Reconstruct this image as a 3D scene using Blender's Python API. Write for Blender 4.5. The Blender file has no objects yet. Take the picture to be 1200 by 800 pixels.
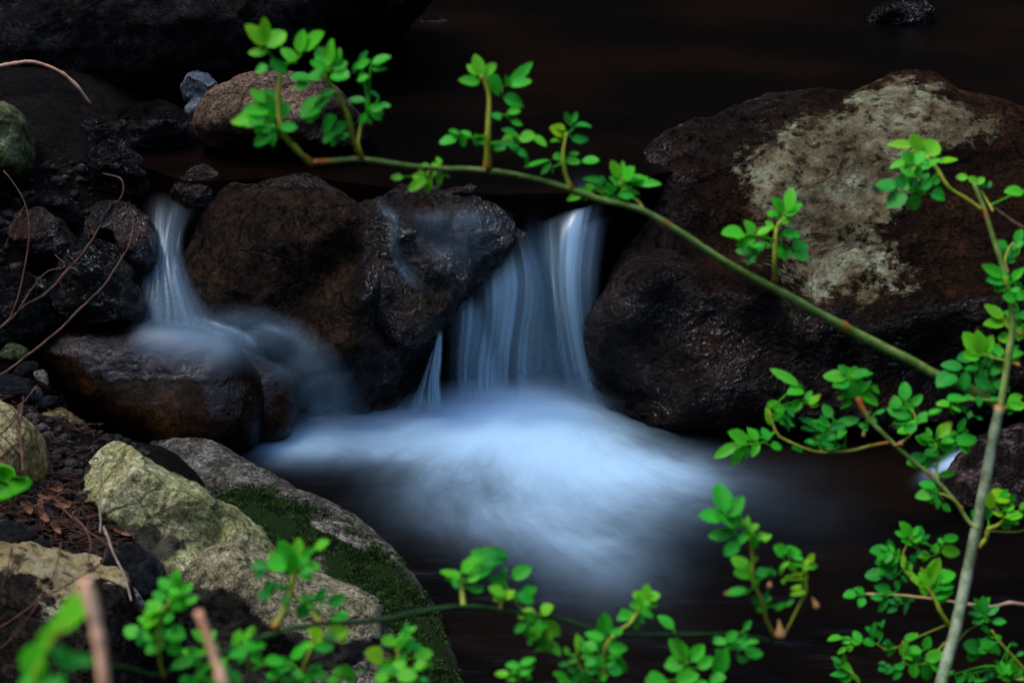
import bpy, math, random
import numpy as np
from mathutils import Vector, noise as mnoise

random.seed(7)
scene = bpy.context.scene
COL = scene.collection

# ------------------------------------------------------------------ camera
EYE = np.array([0.0, 0.0, 1.6])
PITCH = math.radians(27.0)
FOCAL, SENSOR = 60.0, 36.0
FPX = FOCAL / SENSOR * 1200.0          # focal length in photo pixels (1200 wide)
FWD = np.array([0.0, math.cos(PITCH), -math.sin(PITCH)])
UP = np.array([0.0, math.sin(PITCH), math.cos(PITCH)])
RIGHT = np.array([1.0, 0.0, 0.0])
cam_data = bpy.data.cameras.new('camera')
cam = bpy.data.objects.new('camera', cam_data)
COL.objects.link(cam)
cam.location = EYE
cam.rotation_euler = (math.radians(90.0) - PITCH, 0, 0)
cam_data.lens = FOCAL
cam_data.sensor_width = SENSOR
cam_data.clip_start = 0.05
cam_data.clip_end = 400
cam_data.dof.use_dof = True
cam_data.dof.focus_distance = 3.2
cam_data.dof.aperture_fstop = 7.5
scene.camera = cam

# ------------------------------------------------------------------ light
SUN_EL, SUN_AZ = math.radians(60), math.radians(-80)   # azimuth from +Y towards +X
world = bpy.data.worlds.new('World')
scene.world = world
world.use_nodes = True
wt = world.node_tree
bg = wt.nodes['Background']
sky = wt.nodes.new('ShaderNodeTexSky')
sky.sky_type = 'NISHITA'
sky.sun_disc = False
sky.sun_elevation = SUN_EL
sky.sun_rotation = SUN_AZ
sky.ozone_density = 1.0
wt.links.new(sky.outputs[0], bg.inputs[0])
bg.inputs[1].default_value = 0.14
sun_data = bpy.data.lights.new('sun', 'SUN')
sun_data.energy = 0.5
sun_data.angle = math.radians(25)
sun_data.color = (1.0, 0.93, 0.82)
sun = bpy.data.objects.new('sun', sun_data)
COL.objects.link(sun)
sdir = Vector((math.sin(SUN_AZ) * math.cos(SUN_EL), math.cos(SUN_AZ) * math.cos(SUN_EL), math.sin(SUN_EL)))
sun.rotation_euler = (-sdir).to_track_quat('-Z', 'Y').to_euler()
sun.location = (-3, 2, 8)
vs = scene.view_settings
vs.view_transform = 'Standard'
vs.look = 'None'
vs.exposure = 2.25
vs.gamma = 1.0
vs.use_curve_mapping = False
scene.render.engine = 'CYCLES'
scene.cycles.use_denoising = True
scene.cycles.denoising_prefilter = 'ACCURATE'
scene.cycles.sample_clamp_indirect = 6.0
scene.cycles.max_bounces = 8
scene.cycles.transparent_max_bounces = 16
scene.cycles.volume_bounces = 2
scene.cycles.caustics_reflective = False
scene.cycles.caustics_refractive = False

# ------------------------------------------------------------------ helpers
def ray(px, py):
    return FWD + RIGHT * ((px - 600.0) / FPX) + UP * ((400.0 - py) / FPX)

def at_d(px, py, d):
    return EYE + ray(px, py) * d

def at_y(px, py, y):
    r = ray(px, py)
    return EYE + r * (y / r[1])

def at_z(px, py, z):
    r = ray(px, py)
    return EYE + r * ((z - EYE[2]) / r[2])

def project(P):
    Q = np.asarray(P) - EYE
    d = Q @ FWD
    return 600.0 + FPX * (Q @ RIGHT) / d, 400.0 - FPX * (Q @ UP) / d

def smooth(a, b, x):
    t = np.clip((np.asarray(x, float) - a) / (b - a), 0, 1)
    return t * t * (3 - 2 * t)

def _hash(ix, iy, iz, seed):
    h = (ix * 374761393 + iy * 668265263 + iz * 2147483647 + seed * 1274126177) & 0xFFFFFFFF
    h = ((h ^ (h >> 13)) * 1274126177) & 0xFFFFFFFF
    return ((h ^ (h >> 16)) & 0xFFFF) / 65535.0 * 2 - 1

def vnoise(P, seed=0):
    P = np.asarray(P, float)
    i = np.floor(P).astype(np.int64)
    f = P - i
    u = f * f * f * (f * (f * 6 - 15) + 10)
    out = 0
    for dx in (0, 1):
        wx = u[:, 0] if dx else 1 - u[:, 0]
        for dy in (0, 1):
            wy = u[:, 1] if dy else 1 - u[:, 1]
            for dz in (0, 1):
                wz = u[:, 2] if dz else 1 - u[:, 2]
                out = out + wx * wy * wz * _hash(i[:, 0] + dx, i[:, 1] + dy, i[:, 2] + dz, seed)
    return out

def fbm(P, freq, octv=5, seed=0, ridged=False):
    P = np.asarray(P, float)
    out, a, tot = 0, 1.0, 0
    for k in range(octv):
        n = vnoise(P * freq + 17.3 * k, seed + k * 101)
        if ridged:
            n = 1 - 2 * np.abs(n)
        out = out + a * n
        tot += a
        a *= 0.52
        freq *= 2.03
    return out / tot

def put(name, V, F, mat, parent=None, origin=None, attrs=None, smooth_shade=True):
    """link ONE mesh object; vertices in world space, origin where asked"""
    V = np.asarray(V, float)
    if origin is None:
        origin = np.array([V[:, 0].mean(), V[:, 1].mean(), V[:, 2].min()])
    origin = np.asarray(origin, float)
    me = bpy.data.meshes.new(name)
    me.from_pydata((V - origin).tolist(), [], [list(map(int, f)) for f in F])
    me.validate()
    if smooth_shade:
        me.polygons.foreach_set('use_smooth', [True] * len(me.polygons))
    for k, arr in (attrs or {}).items():
        arr = np.asarray(arr, float)
        if arr.ndim == 2:
            at = me.attributes.new(k, 'FLOAT_VECTOR', 'POINT')
            at.data.foreach_set('vector', arr.astype(np.float32).ravel())
        else:
            at = me.attributes.new(k, 'FLOAT', 'POINT')
            at.data.foreach_set('value', arr.astype(np.float32))
    me.materials.append(mat)
    me.update()
    o = bpy.data.objects.new(name, me)
    COL.objects.link(o)
    if parent is None:
        o.location = origin
    else:
        o.parent = parent
        o.location = Vector(origin) - wloc(parent)
    return o

def wloc(o):
    v = Vector(o.location)
    while o.parent is not None:
        o = o.parent
        v = v + Vector(o.location)
    return v

def empty(name, loc):
    o = bpy.data.objects.new(name, None)
    COL.objects.link(o)
    o.location = loc
    o.empty_display_size = 0.05
    return o

def tag(o, label, cat=None, group=None, kind=None):
    o['label'] = label
    if cat:
        o['category'] = cat
    if group:
        o['group'] = group
    if kind:
        o['kind'] = kind
    return o

def grid_faces(nu, nv, wrap_u=False):
    F = []
    for j in range(nv - 1):
        for i in range(nu if wrap_u else nu - 1):
            a = j * nu + i
            b = j * nu + (i + 1) % nu
            F.append((a, b, b + nu, a + nu))
    return F

def catmull(pts, n, closed=False):
    """resample a polyline smoothly to n points (any dimension)"""
    pts = np.asarray(pts, float)
    m = len(pts)
    if m == 2 and not closed:
        t = np.linspace(0, 1, n)[:, None]
        return pts[0] * (1 - t) + pts[1] * t
    if closed:
        ext = np.vstack([pts[-1], pts, pts[0], pts[1]])
        segs = m
    else:
        ext = np.vstack([2 * pts[0] - pts[1], pts, 2 * pts[-1] - pts[-2]])
        segs = m - 1
    fine = []
    for s in range(segs):
        p0, p1, p2, p3 = ext[s:s + 4]
        for t in np.linspace(0, 1, 14, endpoint=False):
            fine.append(0.5 * ((2 * p1) + (-p0 + p2) * t + (2 * p0 - 5 * p1 + 4 * p2 - p3) * t * t + (-p0 + 3 * p1 - 3 * p2 + p3) * t ** 3))
    fine.append(pts[0] if closed else pts[-1])
    fine = np.array(fine)
    L = np.concatenate([[0], np.cumsum(np.linalg.norm(np.diff(fine[:, :3], axis=0), axis=1))])
    q = np.linspace(0, L[-1], n, endpoint=not closed)
    return np.stack([np.interp(q, L, fine[:, k]) for k in range(pts.shape[1])], axis=1)

def tube_geo(path, radii, sides=8, cap=True, wob=0.0, seed=0):
    path = np.asarray(path, float)
    n = len(path)
    T = np.gradient(path, axis=0)
    T /= np.linalg.norm(T, axis=1)[:, None] + 1e-9
    ref = np.array([0.3, 0.2, 0.93])
    V, F = [], []
    rng = np.random.RandomState(seed)
    for i in range(n):
        a = np.cross(T[i], ref)
        a /= np.linalg.norm(a) + 1e-9
        b = np.cross(T[i], a)
        for k in range(sides):
            th = 2 * math.pi * k / sides
            r = radii[i] * (1 + wob * rng.uniform(-1, 1))
            V.append(path[i] + r * (a * math.cos(th) + b * math.sin(th)))
    for i in range(n - 1):
        for k in range(sides):
            F.append((i * sides + k, i * sides + (k + 1) % sides, (i + 1) * sides + (k + 1) % sides, (i + 1) * sides + k))
    if cap:
        V.append(path[0]); F += [(len(V) - 1, (k + 1) % sides, k) for k in range(sides)]
        V.append(path[-1]); o = (n - 1) * sides
        F += [(len(V) - 1, o + k, o + (k + 1) % sides) for k in range(sides)]
    return np.array(V), F

# ------------------------------------------------------------------ materials
class NT:
    def __init__(self, name):
        self.m = bpy.data.materials.new(name)
        self.m.use_nodes = True
        self.t = self.m.node_tree
        self.t.nodes.clear()
        self.out = self.t.nodes.new('ShaderNodeOutputMaterial')
    def n(self, typ, ins=None, **props):
        nd = self.t.nodes.new(typ)
        for k, v in props.items():
            setattr(nd, k, v)
        for k, v in (ins or {}).items():
            s = nd.inputs[k]
            if isinstance(v, bpy.types.NodeSocket):
                self.t.links.new(v, s)
            else:
                s.default_value = v
        return nd
    def math(self, op, a, b=None, c=None, clamp=False):
        nd = self.t.nodes.new('ShaderNodeMath')
        nd.operation = op
        nd.use_clamp = clamp
        for i, v in enumerate((a, b, c)):
            if v is None:
                continue
            if isinstance(v, bpy.types.NodeSocket):
                self.t.links.new(v, nd.inputs[i])
            else:
                nd.inputs[i].default_value = v
        return nd.outputs[0]
    def mix(self, f, a, b, blend='MIX'):
        nd = self.t.nodes.new('ShaderNodeMix')
        nd.data_type = 'RGBA'
        nd.blend_type = blend
        for i, v in ((0, f), (6, a), (7, b)):
            if isinstance(v, bpy.types.NodeSocket):
                self.t.links.new(v, nd.inputs[i])
            else:
                nd.inputs[i].default_value = v if not isinstance(v, tuple) else (v + (1.0,) if len(v) == 3 else v)
        return nd.outputs[2]
    def rng(self, v, a, b, c=0.0, d=1.0, smoothstep=True):
        nd = self.t.nodes.new('ShaderNodeMapRange')
        nd.interpolation_type = 'SMOOTHSTEP' if smoothstep else 'LINEAR'
        for i, x in enumerate((v, a, b, c, d)):
            if isinstance(x, bpy.types.NodeSocket):
                self.t.links.new(x, nd.inputs[i])
            else:
                nd.inputs[i].default_value = x
        return nd.outputs[0]
    def noise(self, vec, scale, detail=6, rough=0.6, dist=0.0):
        return self.n('ShaderNodeTexNoise', {'Vector': vec, 'Scale': scale, 'Detail': detail, 'Roughness': rough, 'Distortion': dist}).outputs[0]
    def attr(self, name):
        return self.n('ShaderNodeAttribute', attribute_name=name).outputs
    def done(self, shader, disp=None, volume=None):
        if shader is not None:
            self.t.links.new(shader, self.out.inputs[0])
        if volume is not None:
            self.t.links.new(volume, self.out.inputs[1])
        return self.m

def rock_mat(name, c1, c2, c3, scale=9.0, rough=0.85, bump=0.5, grain=0.5, wetrough=0.22, spots=None, spot_amt=0.5,
             patch=None, tint2=None, stretch=(1, 1, 1), bump_dist=0.006, spec=0.4, coat=0.0, patch_soft=False, crack=1.0, film_amt=1.0):
    t = NT(name)
    tc = t.n('ShaderNodeTexCoord').outputs['Object']
    oi = t.n('ShaderNodeObjectInfo').outputs['Random']
    off = t.math('MULTIPLY', oi, 37.0)
    comb = t.n('ShaderNodeCombineXYZ', {0: off, 1: off, 2: off}).outputs[0]
    vec = t.n('ShaderNodeVectorMath', {0: tc, 1: comb}, operation='ADD').outputs[0]
    vec = t.n('ShaderNodeMapping', {'Vector': vec, 'Scale': stretch}).outputs[0]
    n1 = t.noise(vec, scale, 10, 0.62, 0.3)
    ramp = t.n('ShaderNodeValToRGB', {0: n1})
    e = ramp.color_ramp.elements
    e[0].position, e[0].color = 0.30, c1 + (1,)
    e[1].position, e[1].color = 0.68, c3 + (1,)
    m = e.new(0.49); m.color = c2 + (1,)
    col = ramp.outputs[0]
    if tint2:
        nb = t.rng(t.noise(vec, scale * 0.45, 5, 0.6), 0.47, 0.62)
        col = t.mix(t.math('MULTIPLY', nb, 0.75), col, tint2)
    # mineral grain and pits
    ng = t.math('ADD', t.math('MULTIPLY', t.noise(vec, 120, 4, 0.7), 0.6), t.math('MULTIPLY', t.noise(vec, 300, 2, 0.6), 0.4))
    g = t.rng(ng, 0.38, 0.64, 1 - grain, 1 + grain * 1.3)
    gc = t.n('ShaderNodeCombineColor', {0: g, 1: g, 2: g}).outputs[0]
    col = t.mix(1.0, col, gc, 'MULTIPLY')
    # small dark pits and hairline cracks
    pit = t.rng(t.noise(vec, scale * 6.5, 9, 0.8), 0.34, 0.46, 1 - 0.75 * crack, 1.0)
    ck = t.n('ShaderNodeTexVoronoi', {'Vector': t.n('ShaderNodeVectorMath', {0: vec, 1: t.n('ShaderNodeVectorMath', {0: t.n('ShaderNodeTexNoise', {'Vector': vec, 'Scale': 9.0, 'Detail': 6.0}).outputs[1], 1: (0.12, 0.12, 0.12)}, operation='MULTIPLY').outputs[0]}, operation='ADD').outputs[0], 'Scale': scale * 0.55}, feature='DISTANCE_TO_EDGE').outputs[0]
    crk = t.rng(ck, 0.0, 0.03, 1 - 0.55 * crack, 1.0)
    pc = t.math('MULTIPLY', pit, crk)
    col = t.mix(1.0, col, t.n('ShaderNodeCombineColor', {0: pc, 1: pc, 2: pc}).outputs[0], 'MULTIPLY')
    if spots:
        v = t.noise(vec, scale * 3.2, 8, 0.7, 0.6)
        f = t.rng(v, 0.57, 0.64)
        col = t.mix(t.math('MULTIPLY', f, spot_amt), col, spots)
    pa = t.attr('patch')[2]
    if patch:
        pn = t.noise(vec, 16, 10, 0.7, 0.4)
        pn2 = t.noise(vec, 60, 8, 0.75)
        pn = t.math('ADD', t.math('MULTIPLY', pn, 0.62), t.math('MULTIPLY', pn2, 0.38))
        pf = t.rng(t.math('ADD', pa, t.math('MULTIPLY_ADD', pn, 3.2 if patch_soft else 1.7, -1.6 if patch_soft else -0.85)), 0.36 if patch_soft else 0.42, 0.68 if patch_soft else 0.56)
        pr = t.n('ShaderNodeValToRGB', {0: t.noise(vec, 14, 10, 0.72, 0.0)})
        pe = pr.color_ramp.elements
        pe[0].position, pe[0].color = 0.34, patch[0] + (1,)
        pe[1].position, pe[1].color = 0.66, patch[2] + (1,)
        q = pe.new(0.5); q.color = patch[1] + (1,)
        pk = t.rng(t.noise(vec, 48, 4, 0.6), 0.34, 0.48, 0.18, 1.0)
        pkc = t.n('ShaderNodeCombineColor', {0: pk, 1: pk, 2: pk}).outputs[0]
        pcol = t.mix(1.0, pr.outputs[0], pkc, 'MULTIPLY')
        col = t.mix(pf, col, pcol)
    else:
        pf = None
    # moss tint under the moss tufts
    mo = t.attr('moss')[2]
    mf = t.rng(t.math('ADD', mo, t.math('MULTIPLY_ADD', t.noise(vec, 35, 6, 0.7), 0.8, -0.4)), 0.4, 0.6)
    col = t.mix(mf, col, (0.012, 0.03, 0.004))
    # wet lower rim / wet films
    wa = t.attr('wet')[2]
    wf = t.rng(t.math('ADD', wa, t.math('MULTIPLY_ADD', t.noise(vec, 22, 6, 0.65), 0.7, -0.35)), 0.40, 0.60)
    if pf is not None:
        wf = t.math('MULTIPLY', wf, t.math('SUBTRACT', 1.0, pf))
    col = t.mix(wf, col, t.mix(1.0, col, (0.60, 0.54, 0.50), 'MULTIPLY'))
    nr = t.noise(vec, 30, 5, 0.6)
    r_dry = t.rng(nr, 0.3, 0.7, rough - 0.08, rough + 0.08)
    r_wet = t.rng(nr, 0.35, 0.7, wetrough * 0.7, wetrough * 1.7)
    rr = t.n('ShaderNodeMix', {0: wf, 2: r_dry, 3: r_wet}).outputs[0]
    hb = t.math('ADD', t.math('MULTIPLY', t.noise(vec, scale * 3, 10, 0.68, 0.3), 1.0),
                t.math('MULTIPLY', ng, 0.5))
    glint = t.math('ADD', t.noise(vec, 34, 3, 0.6, 0.5), t.math('MULTIPLY', t.noise(vec, 110, 2, 0.5), 0.35))
    hb = t.math('ADD', hb, t.math('MULTIPLY', t.math('MULTIPLY', glint, wf), 1.1))
    hb = t.math('ADD', hb, t.math('MULTIPLY', pc, 0.35))
    bn = t.n('ShaderNodeBump', {'Height': hb, 'Strength': bump, 'Distance': bump_dist * 4}).outputs[0]
    gb = t.n('ShaderNodeBump', {'Height': t.math('ADD', t.noise(vec, 34, 2, 0.6, 0.8), t.math('MULTIPLY', t.noise(vec, 120, 1, 0.5), 0.35)), 'Strength': 1.0, 'Distance': 0.03}).outputs[0]
    film = t.math('MULTIPLY', wf, t.rng(t.noise(vec, 8, 4, 0.6), 0.49, 0.63, 0.04 * film_amt, 0.95 * film_amt))
    p = t.n('ShaderNodeBsdfPrincipled', {'Coat Roughness': 0.10, 'Coat IOR': 1.38, 'Coat Normal': gb, 'Base Color': col, 'Roughness': rr, 'Normal': bn, 'Specular IOR Level': t.n('ShaderNodeMix', {0: wf, 2: spec * 0.3, 3: spec}).outputs[0], 'Coat Weight': film})
    return t.done(p.outputs[0])

M = {}
M['far_dark'] = rock_mat('dark_gritty_stone', (0.0035, 0.0032, 0.0025), (0.009, 0.008, 0.0065), (0.04, 0.036, 0.03), scale=22, rough=0.8, grain=0.9, bump=0.9)
M['wet_brown'] = rock_mat('wet_brown_stone', (0.004, 0.0022, 0.0012), (0.016, 0.0075, 0.0034), (0.048, 0.025, 0.012), scale=12, rough=0.42, grain=0.85, bump=0.8, wetrough=0.2,
                          spots=(0.05, 0.03, 0.018), spot_amt=0.5, coat=0.05)
M['wet_black'] = rock_mat('wet_black_stone', (0.0025, 0.0022, 0.002), (0.007, 0.0058, 0.005), (0.018, 0.014, 0.012), scale=14, rough=0.3, grain=0.6, bump=1.0, wetrough=0.13, coat=0.06, bump_dist=0.009)
M['lichen_brown'] = rock_mat('brown_stone_with_lichen', (0.003, 0.0016, 0.0009), (0.014, 0.0058, 0.0022), (0.034, 0.014, 0.0055), scale=8, rough=0.6, spec=0.18, film_amt=0.75, grain=0.8, bump=0.8, wetrough=0.2,
                             patch=((0.034, 0.020, 0.009), (0.155, 0.125, 0.066), (0.31, 0.33, 0.21)), stretch=(1, 1.1, 1.1), coat=0.03, patch_soft=True)
M['slab'] = rock_mat('wet_rounded_stone', (0.004, 0.002, 0.001), (0.015, 0.0065, 0.0024), (0.048, 0.021, 0.006), scale=9, rough=0.38, grain=0.6, bump=0.22, crack=0.15, film_amt=0.30, spec=0.22, wetrough=0.16,
                     tint2=(0.008, 0.0042, 0.0022), coat=0.08)
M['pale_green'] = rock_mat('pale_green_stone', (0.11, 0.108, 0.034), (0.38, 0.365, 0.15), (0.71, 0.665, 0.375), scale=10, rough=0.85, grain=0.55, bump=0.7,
                           tint2=(0.46, 0.30, 0.11), spots=(0.10, 0.13, 0.03), spot_amt=0.75, patch=((0.03, 0.028, 0.018), (0.065, 0.058, 0.038), (0.12, 0.11, 0.07)))  # patch colours: dark tones for shade painted on the boulder's underside
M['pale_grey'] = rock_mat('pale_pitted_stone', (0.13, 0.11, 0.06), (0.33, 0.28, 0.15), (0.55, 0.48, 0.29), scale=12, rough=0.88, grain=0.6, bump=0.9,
                          spots=(0.05, 0.045, 0.03), spot_amt=0.7, patch=((0.012, 0.011, 0.009), (0.03, 0.027, 0.021), (0.075, 0.065, 0.048)))  # patch colours: near-black tones that paint the shaded face
M['bank_block'] = rock_mat('dark_block_stone', (0.015, 0.010, 0.007), (0.04, 0.027, 0.018), (0.09, 0.065, 0.042), scale=10, rough=0.88, grain=0.7, bump=0.9,
                           patch=((0.34, 0.23, 0.08), (0.56, 0.43, 0.19), (0.72, 0.62, 0.38)), spots=(0.12, 0.10, 0.06), spot_amt=0.5)
M['granite'] = rock_mat('speckled_grey_granite', (0.03, 0.028, 0.02), (0.10, 0.088, 0.064), (0.34, 0.30, 0.235), scale=28, rough=0.85, grain=0.8, bump=0.7, spots=(0.02, 0.02, 0.015), spot_amt=0.7)
M['tan'] = rock_mat('rounded_tan_stone', (0.055, 0.035, 0.022), (0.14, 0.085, 0.05), (0.27, 0.18, 0.11), scale=9, rough=0.8, grain=0.8, bump=0.5, wetrough=0.2,
                    spots=(0.03, 0.02, 0.014), spot_amt=0.7, tint2=(0.05, 0.038, 0.03))
M['blue_grey'] = rock_mat('blue_grey_stone', (0.055, 0.065, 0.075), (0.13, 0.15, 0.165), (0.26, 0.29, 0.30), scale=24, rough=0.75, grain=0.5, bump=0.4, spots=(0.03, 0.03, 0.03), spot_amt=0.6)
M['slate'] = rock_mat('dark_slate_stone', (0.008, 0.0085, 0.0095), (0.022, 0.023, 0.025), (0.055, 0.057, 0.06), scale=16, rough=0.65, grain=0.4, bump=1.0, stretch=(1, 1, 3))
M['mossy'] = rock_mat('grey_stone_with_algae', (0.03, 0.034, 0.012), (0.09, 0.10, 0.035), (0.24, 0.24, 0.12), scale=18, rough=0.85, grain=0.5, bump=0.6, spots=(0.03, 0.06, 0.01), spot_amt=0.8)
M['olive'] = rock_mat('olive_yellow_stone', (0.04, 0.028, 0.01), (0.14, 0.10, 0.03), (0.30, 0.23, 0.08), scale=16, rough=0.6, grain=0.6, bump=0.5, spots=(0.02, 0.014, 0.008), spot_amt=0.8)
M['purple'] = rock_mat('mauve_grey_stone', (0.05, 0.042, 0.045), (0.12, 0.10, 0.105), (0.24, 0.20, 0.20), scale=20, rough=0.7, grain=0.4, bump=0.4)
M['orange'] = rock_mat('rusty_wet_stone', (0.008, 0.003, 0.0012), (0.03, 0.01, 0.003), (0.08, 0.028, 0.007), scale=14, rough=0.35, grain=0.6, bump=0.7, wetrough=0.15, coat=0.08)
M['gravel'] = rock_mat('mixed_bank_gravel', (0.010, 0.009, 0.008), (0.040, 0.034, 0.028), (0.13, 0.11, 0.09), scale=14, rough=0.8, grain=0.6, bump=0.5)
M['red_grit'] = rock_mat('gritty_reddish_stone', (0.006, 0.004, 0.004), (0.022, 0.014, 0.012), (0.15, 0.105, 0.09), scale=34, rough=0.5, grain=0.9, bump=0.9)

def simple(name, c1, c2, scale=40, rough=0.7, trans=0.0, bump=0.2, stretch=(1, 1, 1)):
    t = NT(name)
    tc = t.n('ShaderNodeTexCoord').outputs['Object']
    vec = t.n('ShaderNodeMapping', {'Vector': tc, 'Scale': stretch}).outputs[0]
    n = t.noise(vec, scale, 6, 0.65)
    col = t.mix(t.rng(n, 0.35, 0.65), c1, c2)
    bn = t.n('ShaderNodeBump', {'Height': n, 'Strength': bump, 'Distance': 0.002}).outputs[0]
    p = t.n('ShaderNodeBsdfPrincipled', {'Base Color': col, 'Roughness': rough, 'Normal': bn}).outputs[0]
    if trans:
        tr = t.n('ShaderNodeBsdfTranslucent', {'Color': col}).outputs[0]
        p = t.n('ShaderNodeMixShader', {0: trans, 1: p, 2: tr}).outputs[0]
    return t.done(p)

M['twig'] = simple('reddish_twig_bark', (0.05, 0.016, 0.008), (0.17, 0.065, 0.03), 60)
M['pale_twig'] = simple('bare_tan_wood', (0.62, 0.29, 0.15), (0.80, 0.47, 0.29), 60, stretch=(1, 1, 0.3))
M['cut_stem'] = simple('weathered_cut_stem', (0.84, 0.38, 0.18), (0.92, 0.58, 0.36), 60, stretch=(1, 1, 0.3))
M['straw'] = simple('bleached_stalk', (0.22, 0.15, 0.09), (0.45, 0.36, 0.25), 80)
M['dry_leaf'] = simple('dry_brown_leaf', (0.10, 0.035, 0.014), (0.34, 0.14, 0.055), 45, 0.8, 0.2)
M['hip'] = simple('withered_hip_skin', (0.24, 0.11, 0.03), (0.50, 0.28, 0.09), 70, 0.7)
M['husk'] = simple('crumpled_pale_leaf', (0.06, 0.04, 0.03), (0.26, 0.20, 0.16), 60, 0.7, 0.2)
M['needle'] = simple('fallen_needles', (0.035, 0.012, 0.006), (0.14, 0.05, 0.022), 25, 0.8)
M['moss'] = simple('green_moss', (0.006, 0.024, 0.002), (0.048, 0.105, 0.006), 55, 0.8, 0.25)
M['soil'] = rock_mat('dark_wet_soil', (0.003, 0.0022, 0.0015), (0.009, 0.006, 0.004), (0.022, 0.014, 0.008), scale=6, rough=0.85, grain=0.8, bump=1.0)

# ------------------------------------------------------------------ ground
LEVEL = 0.40      # upper stream; the pool below the fall is z = 0

def ground_z(x, y):
    x = np.asarray(x, float); y = np.asarray(y, float)
    z = -0.32 + 0.54 * smooth(2.95, 3.12, y)
    leftbank = smooth(-0.30, -0.60, x) * smooth(2.75, 2.45, y) * (0.46 + 0.35 * np.clip(-x - 0.6, 0, 1))
    z = z + leftbank
    leftback = smooth(-0.55, -0.95, x) * smooth(2.45, 2.75, y)
    z = z * (1 - leftback) + leftback * (0.10 + 0.38 * smooth(2.62, 3.20, y))
    near = smooth(1.95, 1.35, y)
    z = np.maximum(z, -0.32 + 0.62 * near)
    z = z + smooth(1.25, 1.8, x) * 0.75
    rav = 8.0 * smooth(1.9, 5.6, np.abs(x)) + 8.0 * smooth(5.2, 8.6, y) + 8.0 * smooth(-1.8, -6.5, y)  # unseen ravine walls, raised steep to narrow the light from the sky
    P = np.stack([x, y, 0 * x], axis=-1).reshape(-1, 3)
    nz = fbm(P, 0.5, 5, 5).reshape(x.shape) * (0.02 + 0.5 * smooth(2.0, 9.0, np.abs(x) + np.abs(y - 3) * 0.6))
    fine = fbm(P, 9, 4, 9).reshape(x.shape) * 0.015
    return z + np.minimum(rav, 8.0) + nz + fine

def warp(t, near, far):
    return near * t + (far - near) * np.sign(t) * np.abs(t) ** 6

tx = np.linspace(-1, 1, 220)
X, Y = np.meshgrid(warp(tx, 2.6, 70), 2.6 + warp(tx, 2.6, 70))
V = np.stack([X, Y, ground_z(X, Y)], axis=-1).reshape(-1, 3)
g = put('ground', V, grid_faces(220, 220), M['soil'], origin=(0, 0, 0))
tag(g, 'dark damp soil of the ravine under and around the stream', 'ground', kind='structure')

def at_ground(px, py, lift=0.0):
    r = ray(px, py)
    t = np.linspace(1.2, 5.5, 500)
    pts = EYE + r[None] * t[:, None]
    dz = pts[:, 2] - ground_z(pts[:, 0], pts[:, 1])
    k = int(np.argmax(dz < 0))
    return pts[k] + np.array([0, 0, lift])

# ------------------------------------------------------------------ rocks
def poly_mask(px, py, poly, soft):
    """smooth inside-ness of photo-space points, used to place lichen, moss, a pale edge or painted-on shade"""
    poly = np.asarray(poly, float)
    n = len(poly)
    inside = np.zeros(len(px), bool)
    dist = np.full(len(px), 1e9)
    for i in range(n):
        x1, y1 = poly[i]; x2, y2 = poly[(i + 1) % n]
        cond = ((y1 > py) != (y2 > py)) & (px < (x2 - x1) * (py - y1) / (y2 - y1 + 1e-12) + x1)
        inside ^= cond
        dx, dy = x2 - x1, y2 - y1
        t = np.clip(((px - x1) * dx + (py - y1) * dy) / (dx * dx + dy * dy + 1e-9), 0, 1)
        dist = np.minimum(dist, np.hypot(px - x1 - t * dx, py - y1 - t * dy))
    sd = np.where(inside, dist, -dist)
    return np.clip(0.5 + sd / (2 * soft), 0, 1)

def seg_dist(px, py, a, b):
    dx, dy = b[0] - a[0], b[1] - a[1]
    t = np.clip(((px - a[0]) * dx + (py - a[1]) * dy) / (dx * dx + dy * dy + 1e-9), 0, 1)
    return np.hypot(px - a[0] - t * dx, py - a[1] - t * dy)

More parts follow.
